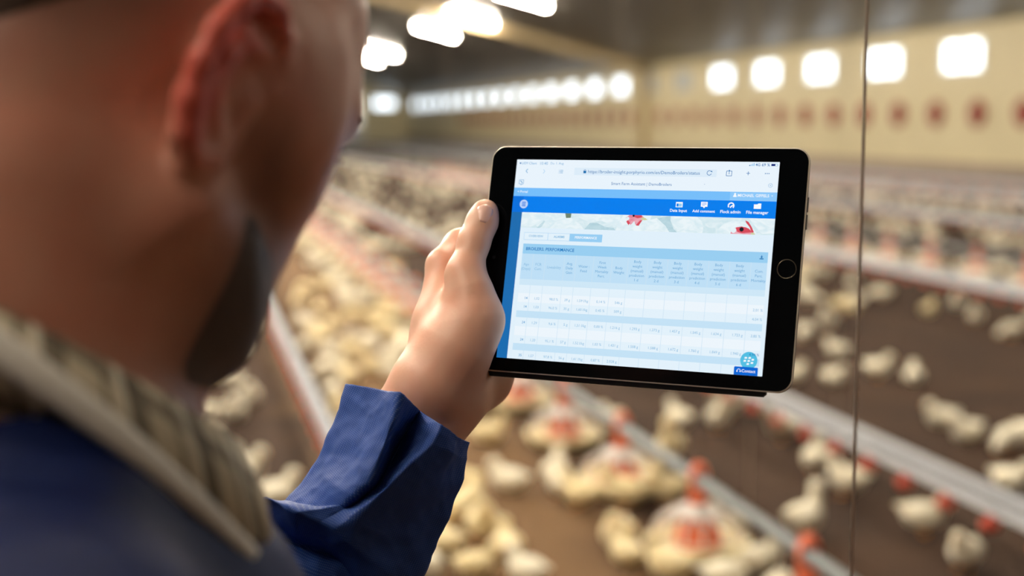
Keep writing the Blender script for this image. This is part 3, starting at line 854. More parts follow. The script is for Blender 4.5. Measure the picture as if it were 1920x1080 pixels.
line(I, [(-94.8, 55.4), (-91.3, 55.4), (-91.3, 58.4), (-94.8, 58.4), (-94.8, 55.2)], .3, 't_mid', .12); line(I, [(-94, 57.5), (-93.3, 57.5), (-92.8, 56.6), (-92, 56.3)], .6, 't_mid', .12); rect(I, -93.8, 54.6, -92.3, 55.0, 't_mid', .12)
line(I, circ(93.1, 57.3, 1.35, 20) + [(94.45, 57.3)], .2, 't_mid', .12); line(I, [(92.7, 56.9), (93.5, 57.7)], .2, 't_mid', .12); line(I, [(92.7, 57.7), (93.5, 56.9)], .2, 't_mid', .12)
poly(I, circ(46.5, 57.4, .22, 8), 't_dark', .12)
poly(I, circ(68.9, 50.9, .75, 12), 't_white', .12); poly(I, [(67.6, 48.8), (70.2, 48.8), (70.0, 49.9), (69.3, 50.3), (68.5, 50.3), (67.8, 49.9)], 't_white', .12); poly(I, [(94.3, 50.3), (95.5, 50.3), (94.9, 49.6)], 't_white', .12)
poly(MENU, circ(-89.3, 40.3, 3.25, 32), 'menu', .12)
for yy in (39.0, 40.3, 41.6): line(MENU, [(-90.8, yy), (-87.8, yy)], .7, 'blue2', .14)
rect(FEAT[0], 27.0, 40.6, 32.0, 44.4, 't_white', .12); rect(FEAT[0], 27.6, 41.1, 31.4, 43.3, 'tabon', .13); rect(FEAT[0], 27.6, 41.1, 28.9, 43.3, 'blue', .14)
rect(FEAT[1], 45.2, 41.4, 50.0, 44.9, 't_white', .12); poly(FEAT[1], [(46.6, 41.5), (48.6, 41.5), (47.6, 40.3)], 't_white', .12)
for yy in (42.4, 43.2, 44.0): line(FEAT[1], [(46.0, yy), (49.2 if yy > 42.5 else 48, yy)], .3, 'blue', .13)
line(FEAT[2], circ(66.8, 42.6, 1.95, 24, -45, 215), .95, 't_white', .12); line(FEAT[2], [(66.2, 41.2), (67.6, 42.8), (68.4, 42.6)], .9, 't_white', .13)
poly(FEAT[3], [(82.8, 40.8), (87.9, 40.8), (87.9, 44.6), (85.8, 44.6), (85.2, 43.9), (82.8, 43.9)], 't_white', .12)
line(I, [(91.2, 6.9), (91.2, 8.7)], .6, 't_dark', .12); poly(I, [(90.3, 7.7), (92.1, 7.7), (91.2, 6.6)], 't_dark', .12); rect(I, 89.8, 5.9, 92.6, 6.6, 't_dark', .12)
poly(LOGO, circ(88.3, -63.6, 5.9, 44), 'disc', .15)
for x, y in ((86.1, -61.9), (88.8, -61.8), (85.6, -64.0), (88.3, -63.9), (91.0, -62.9), (87.8, -66.0), (90.6, -65.1)):
    poly(LOGO, [(x - .95, y - .6), (x + .5, y - .6), (x + 1.0, y), (x + .7, y + .6), (x - .7, y + .6)], 't_white', .16)
poly(CONT, [(78.6, YB), (95.1, YB), (95.1, -68.6), (94.6, -68.1), (79.2, -68.1), (78.6, -68.6)], 'contact', .17)
line(CONT, circ(81.9, -70.8, 1.1, 16, -30, 210), .35, 't_white', .18); poly(CONT, circ(80.8, -71.3, .5, 8), 't_white', .18); poly(CONT, circ(83.0, -71.3, .5, 8), 't_white', .18)
o = I.build('toolbar_icons', EM, screen); o['kind'] = 'stuff'
MENU.build('menu_button', EM, screen); LOGO.build('round_logo', EM, screen); CONT.build('contact_button', EM, screen)
for q, nm in zip(FEAT, ('data_icon', 'comment_icon', 'flock_icon', 'folder_icon')): q.build(nm, EM, screen)

# ------------------------------------------------------------------ the man
def skin_mat(name):
    m = mat(name, lin(196, 140, 112), 0.42, spec=0.4, sss=0.10, bump=(420, .12, .0006))
    nt = m.node_tree; bs = nt.nodes['Principled BSDF']
    bs.inputs['Coat Weight'].default_value = .06; bs.inputs['Coat Roughness'].default_value = .3
    a = nt.nodes.new('ShaderNodeAttribute'); a.attribute_name = 'skin_tone'
    n = nt.nodes.new('ShaderNodeTexNoise'); n.inputs['Scale'].default_value = 45; n.inputs['Detail'].default_value = 4
    tc = nt.nodes.new('ShaderNodeTexCoord'); nt.links.new(tc.outputs['Object'], n.inputs['Vector'])
    mx = nt.nodes.new('ShaderNodeMix'); mx.data_type = 'RGBA'; mx.blend_type = 'MULTIPLY'; mx.inputs['Factor'].default_value = 0.35
    rp = nt.nodes.new('ShaderNodeValToRGB'); rp.color_ramp.elements[0].position = .35; rp.color_ramp.elements[1].position = .65
    rp.color_ramp.elements[0].color = (1.0, .72, .66, 1); rp.color_ramp.elements[1].color = (1, 1, 1, 1)
    nt.links.new(n.outputs['Fac'], rp.inputs[0])
    nt.links.new(a.outputs['Color'], mx.inputs['A']); nt.links.new(rp.outputs[0], mx.inputs['B'])
    nt.links.new(mx.outputs['Result'], bs.inputs['Base Color'])
    return m


SKIN = skin_mat('skin')
mat('nail', lin(240, 196, 184), 0.3, spec=0.5)
mat('hair', lin(62, 46, 38), 0.9, bump=(700, .6, .002), noise=(300, lin(74, 54, 44), .2))
mat('beard', lin(78, 60, 51), 0.5, bump=(600, .8, .003), noise=(260, lin(86, 66, 56), .2))
mat('boot', lin(30, 32, 34), 0.5)
mat('lining', lin(228, 224, 216), 0.7, bump=(300, .2, .001))


def cloth_mat(name, uvdots):
    m = mat(name, lin(26, 46, 104), 0.6, spec=0.16)
    nt = m.node_tree; bs = nt.nodes['Principled BSDF']
    tc = nt.nodes.new('ShaderNodeTexCoord')
    mp = nt.nodes.new('ShaderNodeVectorMath'); mp.operation = 'MULTIPLY'
    k = 2 * math.pi / 0.00125
    mp.inputs[1].default_value = (k, k, k)
    nt.links.new(tc.outputs['UV' if uvdots else 'Object'], mp.inputs[0])
    sp = nt.nodes.new('ShaderNodeSeparateXYZ'); nt.links.new(mp.outputs[0], sp.inputs[0])
    def M(op, a, b_=None):
        q = nt.nodes.new('ShaderNodeMath'); q.operation = op
        for i, s_ in enumerate((a, b_)):
            if s_ is None: continue
            if isinstance(s_, (int, float)): q.inputs[i].default_value = s_
            else: nt.links.new(s_, q.inputs[i])
        return q.outputs[0]
    sx = M('SINE', sp.outputs['X']); sy = M('SINE', sp.outputs['Y' if uvdots else 'Z'])
    d = M('MULTIPLY', M('ADD', sx, 1.0), M('ADD', sy, 1.0))          # 0..4, peaks are the embossed dots
    dm = M('SMOOTH_MIN', M('MAXIMUM', M('MULTIPLY', M('SUBTRACT', d, 1.6), .6), 0.0), 1.0)
    nz = nt.nodes.new('ShaderNodeTexNoise'); nz.inputs['Scale'].default_value = 18; nz.inputs['Detail'].default_value = 3
    nt.links.new(tc.outputs['Object'], nz.inputs['Vector'])
    fac = M('MULTIPLY', dm, M('MULTIPLY', nz.outputs['Fac'], .75))
    mx = nt.nodes.new('ShaderNodeMix'); mx.data_type = 'RGBA'
    mx.inputs['A'].default_value = lin(38, 70, 142) if uvdots else lin(10, 24, 66); mx.inputs['B'].default_value = lin(130, 148, 190) if uvdots else lin(16, 32, 76)  # main coverall darker than the sleeve: shade put into the cloth colour
    nt.links.new(fac, mx.inputs['Factor']); nt.links.new(mx.outputs['Result'], bs.inputs['Base Color'])
    bp = nt.nodes.new('ShaderNodeBump'); bp.inputs['Strength'].default_value = .25; bp.inputs['Distance'].default_value = .0004
    nt.links.new(dm, bp.inputs['Height']); nt.links.new(bp.outputs[0], bs.inputs['Normal'])
    return m


CLOTH_SHADED = cloth_mat('coverall_blue_shaded', False)
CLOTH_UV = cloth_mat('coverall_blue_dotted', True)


def plaid_mat():
    m = mat('plaid', lin(150, 140, 122), 0.85)
    nt = m.node_tree; bs = nt.nodes['Principled BSDF']
    tc = nt.nodes.new('ShaderNodeTexCoord'); sp = nt.nodes.new('ShaderNodeSeparateXYZ'); nt.links.new(tc.outputs['UV'], sp.inputs[0])
    prev = None
    col = lin(196, 184, 160)
    for ax, period, off, wd, c in (('X', .042, 0.0, .012, lin(70, 62, 52)), ('X', .042, .020, .003, lin(60, 54, 48)), ('Y', .040, .012, .008, lin(84, 72, 58)), ('X', .042, .030, .005, lin(222, 214, 196))):
        a = nt.nodes.new('ShaderNodeMath'); a.operation = 'ADD'; a.inputs[1].default_value = off; nt.links.new(sp.outputs[ax], a.inputs[0])
        f = nt.nodes.new('ShaderNodeMath'); f.operation = 'FLOORED_MODULO'; f.inputs[1].default_value = period; nt.links.new(a.outputs[0], f.inputs[0])
        l = nt.nodes.new('ShaderNodeMath'); l.operation = 'LESS_THAN'; l.inputs[1].default_value = wd; nt.links.new(f.outputs[0], l.inputs[0])
        k = nt.nodes.new('ShaderNodeMath'); k.operation = 'MULTIPLY'; k.inputs[1].default_value = .75; nt.links.new(l.outputs[0], k.inputs[0])
        mx = nt.nodes.new('ShaderNodeMix'); mx.data_type = 'RGBA'; mx.inputs['B'].default_value = c
        if prev is None: mx.inputs['A'].default_value = col
        else: nt.links.new(prev, mx.inputs['A'])
        nt.links.new(k.outputs[0], mx.inputs['Factor']); prev = mx.outputs['Result']
    nt.links.new(prev, bs.inputs['Base Color'])
    return m


PLAID = plaid_mat()

# head frame
PSI, NOD = math.radians(41), math.radians(22)
Rv = Vector((math.cos(PSI), 0, math.sin(PSI)))
Fv = Vector((math.sin(PSI) * math.cos(NOD), -math.sin(NOD), -math.cos(PSI) * math.cos(NOD)))
Uv = Rv.cross(Fv)
EAR = Vector(((447 - 960) / 2666.67 * .60, (540 - 180) / 2666.67 * .60, -.60))
HO = EAR - Rv * .079
HM = Matrix.Identity(4)
for i in range(3): HM[i][0], HM[i][1], HM[i][2], HM[i][3] = Rv[i], Fv[i], Uv[i], HO[i]
HM = CAMM @ HM
HR = np.array([[HM[i][j] for j in range(3)] for i in range(3)])


def hp(x, y, z): return HM @ Vector((x, y, z))


O = HM.translation.copy()
Fh = Vector((HM[0][1], HM[1][1], 0)).normalized()
BODY = math.radians(13 + 66)
Fb = Vector((math.sin(BODY), math.cos(BODY), 0)); Rb = Vector((math.cos(BODY), -math.sin(BODY), 0)); Zb = Vector((0, 0, 1))
BR = np.array([[Rb[i], Fb[i], Zb[i]] for i in range(3)])
NB = O + Zb * -.137 - Fh * .050
SR, SL = NB + Rb * .170 - Zb * .078 - Fb * .03, NB - Rb * .172 - Zb * .07 + Fb * .03
ELB = at(400, 1330, .955)
WRI = at(782, 778, 1.012)
base = empty('person', (NB.x, NB.y, 0.0))
tag(base, 'man in a navy blue coverall seen over his shoulder, holding up the tablet', 'person')


def own(o, parent=None):
    """parent to the person, keeping the place in the hall"""
    o.parent = parent or base
    if parent is None: o.matrix_parent_inverse = Matrix.Translation((-NB.x, -NB.y, 0))
    return o


# --- head, neck and arm as one surface
allp = [hp(0, 0, .14), hp(0, .13, -.13), hp(-.1, -.1, 0), hp(.1, -.12, 0), NB - Rb * .2, NB + Rb * .2, ELB, WRI, NB - Zb * .3]
lo = np.min([p[:] for p in allp], 0) - .06; hi = np.max([p[:] for p in allp], 0) + .06
F_ = Field(lo, hi, .0034)


def head_field(F):
    F.ell(hp(0, -.014, .046), (.0765, .098, .084), HR, .02)
    F.ell(hp(0, .040, -.022), (.063, .056, .088), HR, .03)
    for s in (-1, 1):
        F.cap(hp(s * .056, .004, -.048), hp(s * .022, .062, -.080), .021, .018, .025)
        F.ell(hp(s * .044, .054, -.006), (.021, .025, .020), HR, .018)
        F.ell(hp(s * .062, .03, .02), (.016, .04, .04), HR, .02)
    F.ell(hp(0, .070, -.082), (.022, .018, .018), HR, .02)
    F.cap(hp(-.036, .080, .034), hp(.036, .080, .034), .017, .017, .018)
    F.ell(hp(0, .055, .075), (.058, .04, .05), HR, .03)
    for s in (-1, 1):
        F.ell(hp(s * .033, .101, .014), (.017, .014, .013), HR, .012, 'sub')
        F.ell(hp(s * .032, .079, .012), (.013, .013, .0125), HR, .004)
    F.cap(hp(0, .092, .016), hp(0, .101, -.020), .009, .0105, .012)
    for s in (-1, 1): F.ell(hp(s * .010, .092, -.024), (.009, .010, .008), HR, .006)
    F.cap(hp(-.017, .0845, -.054), hp(.017, .0845, -.054), .0075, .0075, .008)
    F.cap(hp(-.015, .080, -.065), hp(.015, .080, -.065), .0075, .0075, .008)
    # neck
    F.cap(hp(0, -.030, -.05), NB + Zb * .02, .060, .064, .03)
    F.cap(hp(0, -.058, -.02), NB - Fb * .035 + Zb * .02, .042, .055, .03)


def ear_field(F):
    ct, st = math.cos(math.radians(14)), math.sin(math.radians(14))
    for s in (-1, 1):
        def e(y, z, q=0.0):
            y2, z2 = y * ct + z * st - .004, z * ct - y * st          # the ear's own lean
            return hp(s * (.0735 + .46 * max(0, .016 - y) + q), y2, z2)
        C = [(.010, .002, -.002), (.015, .016, -.001), (.014, .028, 0), (.006, .037, .001), (-.006, .0405, .002), (-.018, .036, .002), (-.026, .024, .001), (-.028, .008, 0), (-.025, -.008, -.001), (-.018, -.021, -.003), (-.009, -.031, -.004), (.002, -.035, -.004), (.010, -.028, -.003), (.012, -.016, -.002)]
        for (a, b_, q), (c, d_, q2) in zip(C, C[1:]):
            r = .0050 if b_ > -.018 else .0062
            F.cap(e(a, b_, q), e(c, d_, q2), r, r, .005)
        # bowl behind the inner fold
        for (a, b_), (c, d_) in (((-.016, .026), (-.016, -.014)), ((-.006, .030), (-.008, -.022)), ((.003, .026), (.002, -.024))):
            F.cap(e(a, b_, -.008), e(c, d_, -.008), .0065, .0065, .006)
        for (a, b_), (c, d_) in zip([(.004, .024), (-.009, .020), (-.0155, .006), (-.012, -.010)], [(-.009, .020), (-.0155, .006), (-.012, -.010), (.002, -.018)]):
            F.cap(e(a, b_, -.001), e(c, d_, -.001), .0036, .0036, .004)
        F.cap(e(.011, .004, -.001), e(.012, -.008, -.001), .0046, .005, .004)


head_field(F_)
F_.ell(NB - Zb * .16 + Fb * .01, (.15, .095, .16), BR, .04)
for S_ in (SR, SL): F_.cap(NB - Zb * .03, S_, .05, .052, .04)
F_.cap(SL, ELB, .048, .040, .03); F_.cap(ELB, at(650, 1010, 1.0), .036, .026, .02)
ear_field(F_)
bp_, bq_ = F_.surface()


# --- left hand and wrist
HB = [at(590, 1030, .99), at(700, 900, 1.0), at(1080, 360, 1.12), at(820, 400, .99), at(900, 820, 1.0), at(640, 950, .97)]
lo = np.min([p[:] for p in HB], 0) - .03; hi = np.max([p[:] for p in HB], 0) + .03
H_ = Field(lo, hi, .0014)


def hc(pts, k=.01):
    for (x0, y0, z0, r0), (x1, y1, z1, r1) in zip(pts, pts[1:]): H_.cap(at(x0, y0, z0), at(x1, y1, z1), r0 / 1000, r1 / 1000, k)


# forearm and wrist, two bones wide
hc([(640, 1010, 1.014, 22), (690, 920, 1.022, 22), (754, 795, 1.026, 22), (792, 735, 1.020, 23.5)], .02)
hc([(670, 1020, 1.020, 22), (715, 940, 1.028, 22), (800, 800, 1.034, 22.5), (850, 738, 1.038, 22)], .02)
# metacarpals fanning to the knuckles
hc([(800, 725, 1.022, 22), (822, 610, 1.045, 17), (833, 503, 1.070, 13.5)], .014)
hc([(815, 725, 1.030, 20), (850, 610, 1.066, 17), (872, 500, 1.096, 12)], .014)
hc([(840, 730, 1.040, 20), (880, 620, 1.080, 16), (905, 525, 1.112, 11.5)], .014)
hc([(858, 730, 1.058, 17), (905, 652, 1.092, 16), (930, 570, 1.118, 11)], .014)
# heel of the hand below the tablet corner
hc([(848, 747, 1.042, 22.5), (903, 708, 1.076, 20), (928, 668, 1.094, 17)], .016)
# ball of the thumb
hc([(812, 712, 1.018, 22), (858, 650, 1.022, 22.5), (889, 598, 1.024, 18.5), (881, 545, 1.026, 14.5)], .016)
# thumb
hc([(881, 545, 1.026, 14.5), (872, 515, 1.030, 13.0), (889, 452, 1.040, 10.6), (904, 416, 1.0465, 10.3), (910, 397, 1.0495, 9.3)], .008)
# web between thumb and index
hc([(838, 570, 1.052, 12), (860, 572, 1.042, 11)], .012)
# fingers behind the tablet
hc([(834, 498, 1.071, 13.5), (864, 461, 1.090, 12.4), (915, 440, 1.096, 10.0), (985, 452, 1.082, 8.4), (1030, 462, 1.072, 7.4)], .006)
hc([(872, 498, 1.096, 12), (925, 485, 1.108, 9.8), (985, 495, 1.098, 9.0), (1050, 510, 1.076, 8.2), (1080, 515, 1.068, 7.4)], .005)
hc([(905, 525, 1.112, 11.5), (960, 530, 1.112, 9.4), (1010, 545, 1.100, 8.7), (1060, 560, 1.076, 8.0), (1085, 565, 1.068, 7.2)], .005)
hc([(930, 570, 1.118, 11), (975, 590, 1.110, 8.4), (1010, 605, 1.094, 7.8), (1040, 615, 1.074, 7.0)], .005)
# creases: web fold, thumb joint, heel of the hand
def groove(pts, r, k=.0035):
    for (x0, y0, z0), (x1, y1, z1) in zip(pts, pts[1:]): H_.cap(at(x0, y0, z0), at(x1, y1, z1), r / 1000, r / 1000, k, 'sub')


H_.cap(at(870, 448, 1.042), at(840, 535, 1.046), .0030, .0008, .004, 'sub')
groove([(884, 700, 1.040), (868, 725, 1.030), (846, 745, 1.020)], 2.2)
groove([(905, 545, 1.018), (885, 556, 1.0105), (866, 560, 1.013)], 1.0)
groove([(850, 760, 1.016), (832, 790, 1.010)], 2.0)
hp_, hq_ = H_.surface()
# skin colour: warm, redder ears, paler hand
pts = np.concatenate([bp_, hp_]); quads = np.concatenate([bq_, hq_ + len(bp_)])
me = quad_mesh('body', pts, quads, SKIN)
colr = np.tile(np.array(lin(208, 150, 130)), (len(pts), 1))
colr[len(bp_):] = lin(234, 186, 162)
inv = np.array(HM.inverted()); hl = np.c_[bp_, np.ones(len(bp_))] @ inv.T
ear_d = np.hypot(hl[:, 1] + .006, hl[:, 2]) ; em = np.clip((np.abs(hl[:, 0]) - .078) / .010, 0, 1) * (ear_d < .05)
colr[:len(bp_)] = colr[:len(bp_)] * (1 - em[:, None]) + np.array(lin(214, 104, 90)) * em[:, None]
hx, hy, hz = hl[:, 0], hl[:, 1], hl[:, 2]
hline = np.where(hy > .05, .09 + (hy - .05) * .2, np.where(hy > -.02, .025 + np.clip(hy + .02, 0, .07) * .93, -.055 + np.clip(hy + .10, 0, .08) * 1.0))
hm = np.clip((hz - hline + .015) / .07, 0, 1) * (1 - em)
bt = np.where(hy < .03, .012, .012 - (hy - .03) * 1.0)
bmk = np.clip((bt + .005 - hz) / .03, 0, 1) * np.clip((hy - .004 + .1 * (hz + .05)) / .03, 0, 1) * np.clip((hz + .15) / .03, 0, 1) * (1 - em)
for mk, cc in ((hm * .85, lin(58, 42, 36)), (bmk * .6, lin(84, 62, 52))):
    colr[:len(bp_)] = colr[:len(bp_)] * (1 - mk[:, None]) + np.array(cc) * mk[:, None]
ca = me.color_attributes.new('skin_tone', 'FLOAT_COLOR', 'POINT'); ca.data.foreach_set('color', colr.astype(np.float32).ravel())
body = own(link('body', me))

# --- hair and beard, thin shells over the same head
HEADP = [hp(x, y, z) for x in (-.11, .11) for y in (-.14, .14) for z in (-.15, .15)]
lo = np.min([p[:] for p in HEADP], 0); hi = np.max([p[:] for p in HEADP], 0)


def shell(name, thick, region, m):
    G = Field(lo, hi, .0036); head_field(G)
    ax = [G.lo[i] + G.h * np.arange(G.n[i]) for i in range(3)]
    Pg = np.stack(np.meshgrid(*ax, indexing='ij'), -1)
    L = (Pg - np.array(HM.translation[:])) @ HR
    rg = region(L[..., 0], L[..., 1], L[..., 2])
    th_ = np.clip(-rg * .22 - .001, -.003, thick)
    G.V = np.maximum(np.maximum(G.V - th_, -(G.V + .008)), rg).astype(np.float32)
    p, q = G.surface()
    o = link(name, quad_mesh(name, p, q, m)); own(o)
    return o


def hair_region(x, y, z):
    line_ = .035 + np.where(y > .05, .085 + (y - .05) * .2, np.where(y > -.02, .02 + np.clip(y + .02, 0, .07) * .93, -.06 + np.clip(y + .10, 0, .08) * 1.0))
    return (line_ - z) * .8


def beard_region(x, y, z):
    top_ = np.where(y < .03, -.022, -.022 - (y - .03) * .5)
    d = np.maximum(z - top_ + .008, .027 - y - .1 * (z + .05))
    d = np.maximum(d, -(z + .135 - .2 * y))
    mouth = .016 - np.hypot(x * .7, z + .062)
    return np.maximum(d, np.where(y > .07, mouth, -1)) * .8


shell('hair', .0028, hair_region, MATS['hair'])
shell('beard', .0045, beard_region, MATS['beard'])
# lashes and brows
for s in (-1, 1):
    b = MB(); b.tube([hp(s * .018, .100, .036), hp(s * .034, .0985, .040), hp(s * .052, .088, .036)], [.003, .0042, .0025], 6); own(b.build('eyebrow', MATS['hair'], None, True))
    b = MB(); b.tube([hp(s * .020, .0935, .018), hp(s * .033, .0955, .020), hp(s * .046, .088, .014)], [.0012, .002, .0012], 6); own(b.build('eyelashes', MATS['hair'], None, True))

# --- thumbnail
b = MB(); ctr = at(907.5, 401, 1.0374)
xa = (at(930, 405, 1.0382) - at(885, 395, 1.0382)).normalized(); ya = (at(911.5, 385, 1.0420) - at(903, 416, 1.0362)).normalized(); za = xa.cross(ya).normalized()
nv, nf = [], []
for j in range(9):
    v_ = -1 + 2 * j / 8; wdt = .0062 * (1 - .12 * max(0, -v_) ** 3) * math.sqrt(max(.0, 1 - max(0, v_) ** 4 * .75))
    for i in range(9):
        u_ = -1 + 2 * i / 8
        nv.append(ctr + xa * (wdt * u_) + ya * (.0075 * v_) + za * (.0026 * (1 - u_ * u_) + .0008 * (1 - v_ * v_) - .0012))
for j in range(8):
    for i in range(8): nf.append((j * 9 + i, j * 9 + i + 1, j * 9 + 10 + i, j * 9 + 9 + i))
b.add(nv, nf); nl = own(b.build('thumbnail', MATS['nail'], None, True))
sd = nl.modifiers.new('thick', 'SOLIDIFY'); sd.thickness = .0006

# --- coverall
c0 = Vector((NB.x, NB.y, 0))
C_ = Field((np.array((NB - Rb * .0).to_tuple()) - np.array((.42, .42, 0)) - np.array((0, 0, NB.z - .04))).tolist(), (NB.x + .48, NB.y + .48, NB.z + .12), .0085)
HIP = NB - Zb * .60
C_.ell(NB - Zb * .20 + Fb * .012, (.185, .128, .20), BR, .05)
C_.ell(NB - Zb * .42 + Fb * .02, (.175, .135, .22), BR, .06)
C_.ell(HIP, (.185, .14, .15), BR, .06)
for s, S_ in ((1, SR), (-1, SL)):
    C_.cap(NB + Rb * (s * .03) - Zb * .010, S_ - Zb * .014, .056, .070, .03)
    kn = Vector((NB.x, NB.y, .5)) + Rb * (s * .11) + Fb * .03; an = Vector((NB.x, NB.y, .11)) + Rb * (s * .115)
    C_.cap(HIP + Rb * (s * .09) - Zb * .06, kn, .105, .088, .05); C_.cap(kn, an, .088, .08, .03)
C_.cap(SL, ELB, .07, .062, .04)
ER = SR - Zb * .29 + Rb * .04 - Fb * .05
C_.cap(SR, ER, .073, .060, .04); C_.cap(ER, HIP + Rb * .15 + Fb * .09 + Zb * .06, .060, .05, .03)
C_.cap(NB + Zb * .2 - Fb * .01, NB - Zb * .0, .080, .080, .015, 'sub')
C_.cap(NB + Zb * .05 + Fb * .06, NB - Zb * .03 + Fb * .06, .05, .04, .02, 'sub')
cp_, cq_ = C_.surface()
cm = quad_mesh('coverall', cp_, cq_, CLOTH_SHADED)
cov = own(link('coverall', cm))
tx = bpy.data.textures.new('folds', 'CLOUDS'); tx.noise_scale = .09; tx.noise_depth = 3
dm_ = cov.modifiers.new('folds', 'DISPLACE'); dm_.texture = tx; dm_.strength = .012; dm_.mid_level = .5; dm_.texture_coords = 'GLOBAL'

for s in (1, -1):
    G = Field((NB.x - .35, NB.y - .35, -.004), (NB.x + .4, NB.y + .4, .2), .007)
    an = Vector((NB.x, NB.y, .15)) + Rb * (s * .115)
    hl_ = Vector((NB.x, NB.y, .045)) + Rb * (s * .115) - Fb * .05; to = Vector((NB.x, NB.y, .036)) + Rb * (s * .13) + Fb * .15
    G.cap(an, hl_, .055, .042, .03); G.cap(hl_, to, .042, .036, .03)
    p, q = G.surface(); own(link('boot', quad_mesh('boot', p, q, MATS['boot'])))


# --- collar strips round the neck
def band(name, rings, m, solid=.0018, uv=True):
    """rings: list of closed loops of points, stacked from lower edge to upper edge"""
    n = len(rings[0]); v = [p for r in rings for p in r]; f = []
    for j in range(len(rings) - 1):
        for i in range(n - 1): f.append((j * n + i, j * n + i + 1, (j + 1) * n + i + 1, (j + 1) * n + i))
    me = bpy.data.meshes.new(name); me.from_pydata([tuple(q) for q in v], [], f); me.materials.append(m)
    me.polygons.foreach_set('use_smooth', [True] * len(f))
    ul = me.uv_layers.new(name='UVMap'); U_ = {}
    for j, r in enumerate(rings):
        a = 0
        for i, q in enumerate(r):
            if i: a += (Vector(rings[0][i]) - Vector(rings[0][i - 1])).length
            U_[j * n + i] = (a, sum((Vector(rings[t][i]) - Vector(rings[t - 1][i])).length for t in range(1, j + 1)))
    for lp in me.loops: ul.data[lp.index].uv = U_[lp.vertex_index]
    me.update(); o = own(link(name, me))
    sd = o.modifiers.new('thick', 'SOLIDIFY'); sd.thickness = solid; sd.offset = 0
    return o


def ring(th, rr, rf, z, drop, fw=0.0):
    f = (1 + math.cos(th)) / 2
    return NB + Rb * (rr * math.sin(th)) + Fb * (rf * math.cos(th) + fw) + Zb * (z - drop * f ** 1.5)


TH_ = [math.radians(a) for a in np.linspace(-172, 172, 70) + 180]
TH_ = [math.radians(8 + 344 * i / 69) for i in range(70)]
band('shirt_collar', [[ring(t, .101, .101, .068, .135) for t in TH_], [ring(t, .094, .097, .076, .118) for t in TH_], [ring(t, .083, .088, .084, .10) for t in TH_], [ring(t, .076, .081, .080, .10) for t in TH_], [ring(t, .076, .082, .04, .10) for t in TH_]], PLAID)
band('coverall_lining', [[ring(t, .110, .102, .082, .166) for t in TH_], [ring(t, .107, .100, .091, .168) for t in TH_], [ring(t, .103, .097, .094, .166) for t in TH_], [ring(t, .098, .094, .086, .163) for t in TH_]], MATS['lining'], .004)

# --- the sleeve, a closed crumpled tube
ROWS = [
    [(652, 721, 1.012), (700, 727, .985), (750, 738, .952), (788, 771, .990), (828, 797, .954), (857, 819, .968), (877, 829, .992)],
    [(640, 768, 1.006), (690, 785, .976), (738, 785, .942), (764, 804, .988), (812, 832, .946), (850, 850, .962), (874, 862, .990)],
    [(603, 848, .998), (655, 858, .966), (716, 846, .936), (738, 856, .982), (772, 868, .938), (825, 900, .964), (862, 912, .988)],
    [(562, 910, .990), (616, 912, .958), (694, 904, .934), (708, 910, .966), (724, 916, .932), (800, 962, .968), (838, 975, .985)],
    [(536, 944, .985), (580, 948, .956), (640, 950, .944), (664, 950, .950), (664, 968, .932), (760, 1022, .964), (812, 1030, .982)],
    [(468, 944, .966), (496, 930, .936), (556, 960, .922), (600, 978, .930), (630, 992, .932), (725, 1075, .956), (786, 1084, .980)],
    [(460, 966, .976), (508, 1008, .968), (556, 1022, .966), (600, 1030, .966), (640, 1050, .964), (692, 1125, .958), (757, 1150, .978)],
    [(436, 1045, .966), (480, 1050, .932), (540, 1075, .926), (590, 1100, .934), (630, 1128, .942), (670, 1185, .948), (716, 1220, .972)],
    [(340, 1200, .965), (390, 1215, .925), (450, 1240, .915), (500, 1265, .915), (540, 1290, .920), (580, 1320, .932), (620, 1350, .960)],
    [(260, 1300, .945), (310, 1330, .905), (360, 1360, .890), (410, 1390, .890), (460, 1420, .895), (500, 1440, .910), (540, 1460, .940)],
]
NBK = 5
sv, sf, su = [], [], []
for j, r in enumerate(ROWS):
    L0, R0 = r[0], r[-1]
    for q in r: sv.append(at(*q))
    for i in range(NBK):
        t = (i + 1) / (NBK + 1); dz = .066 * math.sin(math.pi * t) ** .7
        sv.append(at(R0[0] + (L0[0] - R0[0]) * t, R0[1] + (L0[1] - R0[1]) * t + (10 if j == 0 else 0) * math.sin(math.pi * t), R0[2] + (L0[2] - R0[2]) * t + dz))
NR = 7 + NBK
for j in range(len(ROWS) - 1):
    for i in range(NR):
        sf.append((j * NR + i, j * NR + (i + 1) % NR, (j + 1) * NR + (i + 1) % NR, (j + 1) * NR + i))
bm = bmesh.new()
bv = [bm.verts.new(p) for p in sv]
for f in sf: bm.faces.new([bv[i] for i in f])
bm.edges.ensure_lookup_table()
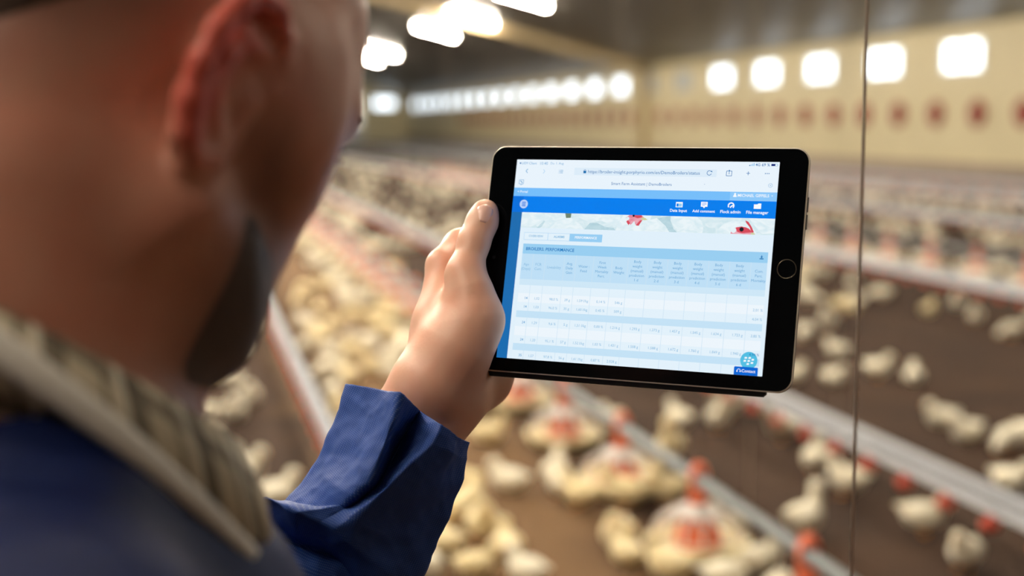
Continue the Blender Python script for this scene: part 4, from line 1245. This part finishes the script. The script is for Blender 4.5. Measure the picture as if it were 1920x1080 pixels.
cl = bm.edges.layers.float.new('crease_edge')
for e in bm.edges:
    a, c = e.verts[0].index, e.verts[1].index
bm.verts.index_update()
for e in bm.edges:
    a, c = sorted((e.verts[0].index, e.verts[1].index)); ia, ic, ja, jc = a % NR, c % NR, a // NR, c // NR
    if ia == ic and ia in (2, 4) and ja <= 4: e[cl] = .85
    elif ia == ic and ia == 3 and ja <= 4: e[cl] = .6
    elif ia == ic and ia == 6: e[cl] = .5
    elif ja == jc and ja in (5, 6): e[cl] = .45
    elif ja == jc == 0: e[cl] = .8
bmesh.ops.recalc_face_normals(bm, faces=bm.faces)
uvl = bm.loops.layers.uv.new('UVMap')
ax_u = (at(877, 829, .98) - at(652, 721, .98)).normalized(); ax_v = (at(765, 780, .98) - at(640, 1000, .98)).normalized()
ax_v = (ax_v - ax_u * ax_v.dot(ax_u)).normalized()
for f in bm.faces:
    for lp in f.loops: lp[uvl].uv = (lp.vert.co.dot(ax_u), lp.vert.co.dot(ax_v))
me = bpy.data.meshes.new('sleeve'); bm.to_mesh(me); bm.free(); me.materials.append(CLOTH_UV)
me.polygons.foreach_set('use_smooth', [True] * len(me.polygons))
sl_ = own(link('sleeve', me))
ss = sl_.modifiers.new('sub', 'SUBSURF'); ss.levels = 4; ss.render_levels = 4; ss.subdivision_type = 'SIMPLE'
sm = sl_.modifiers.new('soft', 'SMOOTH'); sm.factor = .5; sm.iterations = 1
t2 = bpy.data.textures.new('crumple', 'VORONOI'); t2.noise_scale = .034; t2.distance_metric = 'DISTANCE'
d2 = sl_.modifiers.new('crumple', 'DISPLACE'); d2.texture = t2; d2.strength = .005; d2.mid_level = .4; d2.texture_coords = 'GLOBAL'
t3 = bpy.data.textures.new('crumple_fine', 'VORONOI'); t3.noise_scale = .011
d3 = sl_.modifiers.new('crumple_fine', 'DISPLACE'); d3.texture = t3; d3.strength = .0014; d3.mid_level = .4; d3.texture_coords = 'GLOBAL'
so = sl_.modifiers.new('thick', 'SOLIDIFY'); so.thickness = .0009; so.offset = -1
